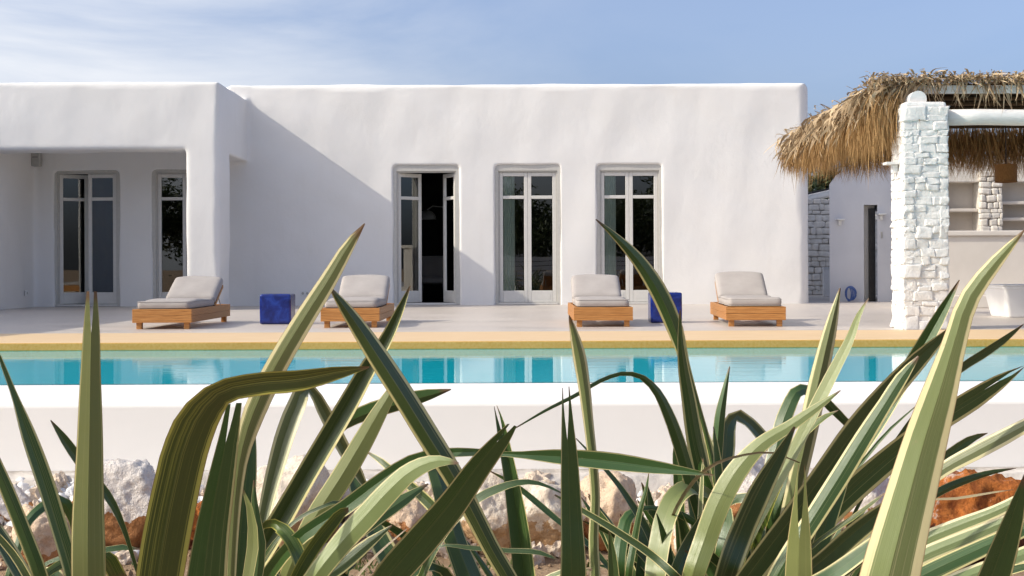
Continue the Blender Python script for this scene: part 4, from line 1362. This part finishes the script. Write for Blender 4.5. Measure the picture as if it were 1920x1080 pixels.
leaf(PC, [(555,1015),(648,951),(720,897),(775,862),(830,850),(900,848),(945,851),(1050,856),(1150,865),(1230,876),(1290,884),(1338,891)], [28,30,27,22,20,14,10,28,34,25,13,2], 3.0, 2.9, 'm', 'n')
leaf(PC, [(595,1095),(640,1062),(690,1020),(735,985)], [24,26,22,3], 2.9, 2.95, 'L', 'v')
leaf(PC, [(630,1035),(706,974),(756,938),(803,907)], [22,25,24,3], 3.1, 3.2, 'L', 'n')
leaf(PC, [(762,1100),(722,1030),(693,970),(668,912),(652,870)], [46,45,40,28,4], 3.4, 3.6, 'd', 'v')
leaf(PC, [(850,1000),(812,952),(770,912),(736,884),(710,861),(685,845)], [24,23,20,16,11,2], 3.5, 3.7, 'l', 'v')
leaf(PC, [(520,1010),(560,972),(604,950),(634,941),(655,947)], [7,7,7,6,2], 3.15, 3.2, 'l', 'n')
leaf(PC, [(590,870),(640,798),(690,772),(740,757),(800,741),(846,730)], [10,24,32,31,22,2], 3.7, 3.6, 'D', 'n')
leaf(PC, [(662,1090),(712,1035),(762,992)], [5,4,2], 2.6, 2.6, 'l', 'b')
leaf(PC, [(780,1018),(742,994),(700,968)], [15,14,8], 3.5, 3.4, 'd', 'n')
leaf(PC, [(765,1085),(796,1062),(826,1066),(846,1090)], [14,17,18,18], 3.4, 3.5, 'l', 'v')
leaf(PC, [(470,1100),(490,1050),(498,1000)], [24,26,4], 3.25, 3.3, 'l', 'n')
leaf(PC, [(660,1098),(720,1082),(770,1070)], [16,14,3], 3.2, 3.3, 'l', 'v')
filler(PC, 16, 470, 640, 985, 1070, 3.5, 3.8)
# centre
leaf(PM, [(962,1100),(922,1030),(886,960),(850,893),(800,813),(755,740),(705,663),(665,603),(640,568),(616,536)], [32,33,36,39,43,44,41,30,19,2], 3.05, 2.8, 'ld', 'v')
leaf(PM, [(722,1100),(785,1022),(848,945),(900,873),(936,828),(960,797)], [60,62,58,46,33,17], 2.5, 2.4, 'd', 'n', split=.90, gap=.5, blunt=True)
leaf(PM, [(1074,1095),(1070,950),(1067,850),(1064,792),(1061,726)], [50,40,31,23,14], 2.7, 2.65, 'd', 'n', split=.74, gap=.8)
leaf(PM, [(1116,1095),(1113,1005),(1116,935),(1111,862),(1103,790),(1095,722),(1085,662),(1075,620),(1067,591)], [21,20,19,18,19,23,24,14,2], 3.1, 2.9, 'ld', 'w')
leaf(PM, [(985,1095),(979,1040),(974,1000),(967,950),(957,890),(945,830),(937,790),(929,761)], [42,40,38,34,28,22,15,6], 3.3, 3.3, 'dl', 'n', split=.84, gap=.7)
leaf(PM, [(884,1100),(852,1012),(836,952),(824,908),(811,868),(800,835),(779,803)], [52,42,36,32,26,17,4], 3.2, 3.3, 'D', 'n')
leaf(PM, [(868,958),(896,934),(931,917),(970,905),(1000,904),(1032,914),(1066,932)], [16,17,16,12,9,5,2], 3.15, 3.2, 'l', 'n')
leaf(PM, [(1140,1062),(1098,1015),(1048,977),(1008,943),(965,909),(918,883)], [9,10,11,12,9,2], 3.35, 3.4, 'd', 'n')
leaf(PR, [(1280,1095),(1222,1041),(1162,1000),(1117,972),(1088,955),(1040,928)], [18,16,15,13,11,3], 2.95, 3.0, 'm', 'v')
leaf(PM, [(838,1022),(872,1026),(946,1032),(1018,1038),(1050,1051)], [5,8,9,8,1], 3.1, 3.1, 'l', 'n')
leaf(PR, [(1312,960),(1288,880),(1270,822),(1252,775),(1228,730),(1202,706),(1170,700),(1130,712),(1080,741),(1030,766),(964,804)], [24,25,24,21,15,10,8,8,8,6,2], 3.7, 3.4, 'D', 'n')
leaf(PM, [(1212,990),(1188,951),(1161,911),(1126,870),(1080,822)], [14,13,10,7,2], 3.6, 3.6, 'd', 'n')
leaf(PM, [(1152,1095),(1148,1040),(1142,993)], [23,16,2], 3.0, 3.0, 'm', 'n')
leaf(PM, [(928,1095),(896,1046),(864,1001)], [12,10,2], 3.4, 3.4, 'D', 'n')
leaf(PM, [(1010,1092),(1060,1070),(1110,1068)], [10,10,4], 2.9, 2.9, 'l', 'w')
# right clump
leaf(PR, [(1352,960),(1328,832),(1305,747),(1285,682),(1264,613),(1234,546),(1194,485),(1154,443),(1117,411)], [14,11,10,16,31,33,25,13,2], 3.9, 3.5, 'ld', 'v')
leaf(PR, [(1332,990),(1319,900),(1301,815),(1290,745),(1281,690),(1276,640),(1275,581)], [30,34,31,26,20,12,2], 3.8, 3.6, 'D', 'v')
leaf(PR, [(1338,930),(1345,835),(1350,778),(1358,735),(1368,687)], [22,21,19,12,2], 4.0, 4.0, 'ld', 'n')
leaf(PR, [(1322,900),(1305,860),(1292,815),(1287,782)], [20,20,14,2], 3.75, 3.75, 'L', 'n')
leaf(PR, [(1352,930),(1364,842),(1371,792),(1384,779),(1402,790),(1427,816),(1451,846),(1466,868)], [28,30,27,20,21,23,21,12], 4.1, 4.3, 'd', 'v')
leaf(PR, [(1228,1095),(1236,1022),(1250,962),(1270,926),(1296,912),(1322,922),(1346,937),(1376,980)], [40,41,41,36,28,18,14,12], 3.5, 3.8, 'l', 'p')
leaf(PR, [(1296,1095),(1322,1012),(1349,941),(1384,880),(1430,831),(1480,800),(1530,765),(1576,732)], [42,44,42,38,29,22,16,2], 3.3, 3.3, 'L', 'p')
leaf(PR, [(1160,1072),(1167,1002),(1178,968),(1206,953),(1242,955),(1280,967),(1312,987)], [26,25,21,9,9,14,12], 3.55, 3.8, 'L', 'n')
leaf(PR, [(1178,1095),(1190,1010),(1202,950),(1212,915),(1217,884)], [15,13,10,6,1], 3.2, 3.2, 'L', 'n')
leaf(PR, [(1232,1062),(1229,1000),(1221,950),(1213,907)], [24,22,15,2], 3.9, 3.9, 'd', 'n')
leaf(PR, [(1204,1095),(1209,1020),(1204,972)], [24,24,22], 3.7, 3.8, 'd', 'n', blunt=True)
leaf(PR, [(1280,1062),(1275,960),(1271,890),(1268,838),(1270,813)], [17,19,17,11,2], 4.1, 4.1, 'm', 'n')
leaf(PR, [(1345,1010),(1350,930),(1345,860),(1338,800)], [18,20,15,2], 3.7, 3.7, 'd', 'v')
leaf(PR, [(1352,1000),(1340,900),(1330,840),(1322,800)], [26,30,22,2], 3.95, 3.95, 'L', 'w')
leaf(PR, [(1310,1010),(1300,930),(1296,870),(1293,830)], [22,22,16,2], 4.05, 4.05, 'd', 'n')
leaf(PR, [(1312,1000),(1314,940),(1316,900),(1318,860)], [10,9,7,2], 3.65, 3.65, 'l', 'w')
leaf(PR, [(1436,920),(1456,838),(1477,768),(1500,731),(1526,735),(1560,765),(1592,797)], [26,29,28,22,18,17,14], 4.1, 4.3, 'L', 'n')
leaf(PR, [(1468,1020),(1489,922),(1508,840),(1525,760),(1542,682),(1558,612),(1575,540)], [30,33,35,37,33,24,3], 3.7, 3.55, 'ld', 'w')
leaf(PR, [(1392,1030),(1438,934),(1480,860),(1524,772),(1560,702),(1595,632),(1613,585),(1629,559)], [26,27,25,24,22,16,8,1], 3.35, 3.3, 'l', 'p')
leaf(PR, [(1466,890),(1508,812),(1540,785),(1572,769)], [18,17,12,1], 3.6, 3.6, 'l', 'y')
leaf(PR, [(1452,975),(1482,894),(1500,840),(1516,790)], [22,24,16,3], 3.75, 3.75, 'L', 'n')
leaf(PR, [(1358,1095),(1390,1003),(1424,926),(1460,858),(1490,800)], [46,46,40,26,4], 3.15, 3.2, 'd', 'v')
leaf(PR, [(1265,1098),(1290,1030),(1332,955)], [32,32,18], 3.4, 3.5, 'd', 'n')
leaf(PR, [(1350,1050),(1362,985),(1358,950),(1340,985)], [26,28,22,12], 3.55, 3.6, 'l', 'n')
leaf(PR, [(1440,1000),(1412,942),(1385,932),(1365,948)], [22,24,20,6], 3.8, 3.9, 'l', 'n')
leaf(PR, [(1340,870),(1400,852),(1440,848),(1500,868)], [6,4,4,2], 3.2, 3.3, 'd', 'b')
filler(PR, 42, 1180, 1560, 900, 1060, 3.7, 4.2, (16, 34))
filler(PR, 26, 1240, 1640, 960, 1085, 3.3, 3.9, (14, 30))
# blades fanning to the right
leaf(PS, [(1385,1098),(1480,1012),(1560,905),(1640,795),(1690,715),(1730,650),(1765,588),(1799,525)], [34,36,36,34,30,28,21,2], 3.1, 3.0, 'dl', 'n')
leaf(PS, [(1395,1098),(1430,1050),(1490,972),(1550,890),(1610,805),(1670,732),(1730,667),(1786,612)], [44,46,50,52,50,42,30,4], 2.7, 2.65, 'd', 'v')
leaf(PS, [(1452,1090),(1530,965),(1580,885),(1625,812),(1660,757),(1695,702),(1722,668)], [34,37,38,34,28,22,4], 2.6, 2.6, 'L', 'v')
leaf(PS, [(1470,1095),(1520,1005),(1570,950),(1640,885),(1700,835),(1760,790),(1830,745),(1880,712),(1920,687)], [40,42,44,46,45,42,40,26,3], 2.95, 2.85, 'd', 'v', split=.9, gap=.6)
leaf(PS, [(1498,1098),(1500,1010),(1501,950),(1503,872)], [51,43,29,12], 2.45, 2.4, 'L', 'p', split=.42, gap=.85)
leaf(PS, [(1524,1080),(1545,1002),(1570,932),(1597,872)], [32,32,25,4], 2.75, 2.8, 'd', 'n')
leaf(PS, [(1535,1014),(1600,970),(1658,925)], [8,9,4], 2.6, 2.6, 'l', 'y')
leaf(PE, [(1490,1100),(1555,1044),(1610,995),(1664,953),(1720,912)], [38,38,36,28,6], 2.5, 2.5, 'd', 'v')
leaf(PE, [(1500,1110),(1560,1075),(1610,1040),(1660,1002),(1710,962)], [28,30,28,22,5], 2.42, 2.42, 'l', 'v')
leaf(PE, [(1540,1102),(1600,1052),(1652,1010),(1704,968)], [26,30,28,8], 2.6, 2.6, 'd', 'n')
leaf(PE, [(1630,1085),(1735,1012),(1800,985),(1860,962),(1940,922)], [28,29,27,24,20], 3.0, 2.9, 'L', 'w')
leaf(PE, [(1645,1095),(1727,1045),(1800,1014),(1870,985),(1945,950)], [30,32,30,26,22], 2.8, 2.75, 'L', 'w')
leaf(PE, [(1670,1112),(1740,1075),(1825,1035),(1935,985)], [34,36,34,30], 2.6, 2.6, 'L', 'v')
leaf(PE, [(1720,1125),(1800,1088),(1870,1060),(1945,1030)], [30,34,32,28], 2.45, 2.45, 'L', 'w')
leaf(PE, [(1780,1115),(1850,1085),(1895,1068),(1945,1058)], [22,22,18,14], 2.35, 2.35, 'l', 'v')
leaf(PE, [(1650,1020),(1722,948),(1765,920),(1812,900),(1862,885),(1905,878)], [14,15,16,14,9,1], 3.15, 3.2, 'D', 'n')
leaf(PE, [(1650,985),(1702,935),(1770,880),(1830,847),(1890,815),(1945,785)], [22,25,26,29,28,22], 3.2, 3.1, 'L', 'w')
leaf(PE, [(1690,930),(1742,888),(1790,845),(1825,822),(1852,812)], [18,21,20,13,1], 3.4, 3.5, 'd', 'n')
leaf(PE, [(1700,800),(1742,748),(1800,692),(1850,660),(1886,635),(1920,607)], [9,12,15,16,12,1], 3.4, 3.4, 'd', 'n')
leaf(PE, [(1590,900),(1622,860),(1662,812),(1726,754)], [7,7,6,1], 3.3, 3.3, 'm', 'n')
leaf(PE, [(1735,938),(1800,934),(1850,925),(1900,918)], [4,5,4,1], 3.35, 3.35, 'l', 'b')
filler(PE, 18, 1560, 1760, 985, 1085, 3.2, 3.5, (14, 28))
# nearest blades
leaf(PB, [(1664,1100),(1699,960),(1738,815),(1763,735),(1788,650),(1817,560),(1860,500),(1895,460),(1921,431)], [112,98,77,62,44,36,27,15,2], 1.75, 1.6, 'k', 'w')
leaf(PB, [(1858,1100),(1885,1020),(1904,960),(1923,888)], [58,46,31,4], 1.95, 1.9, 'd', 'n')
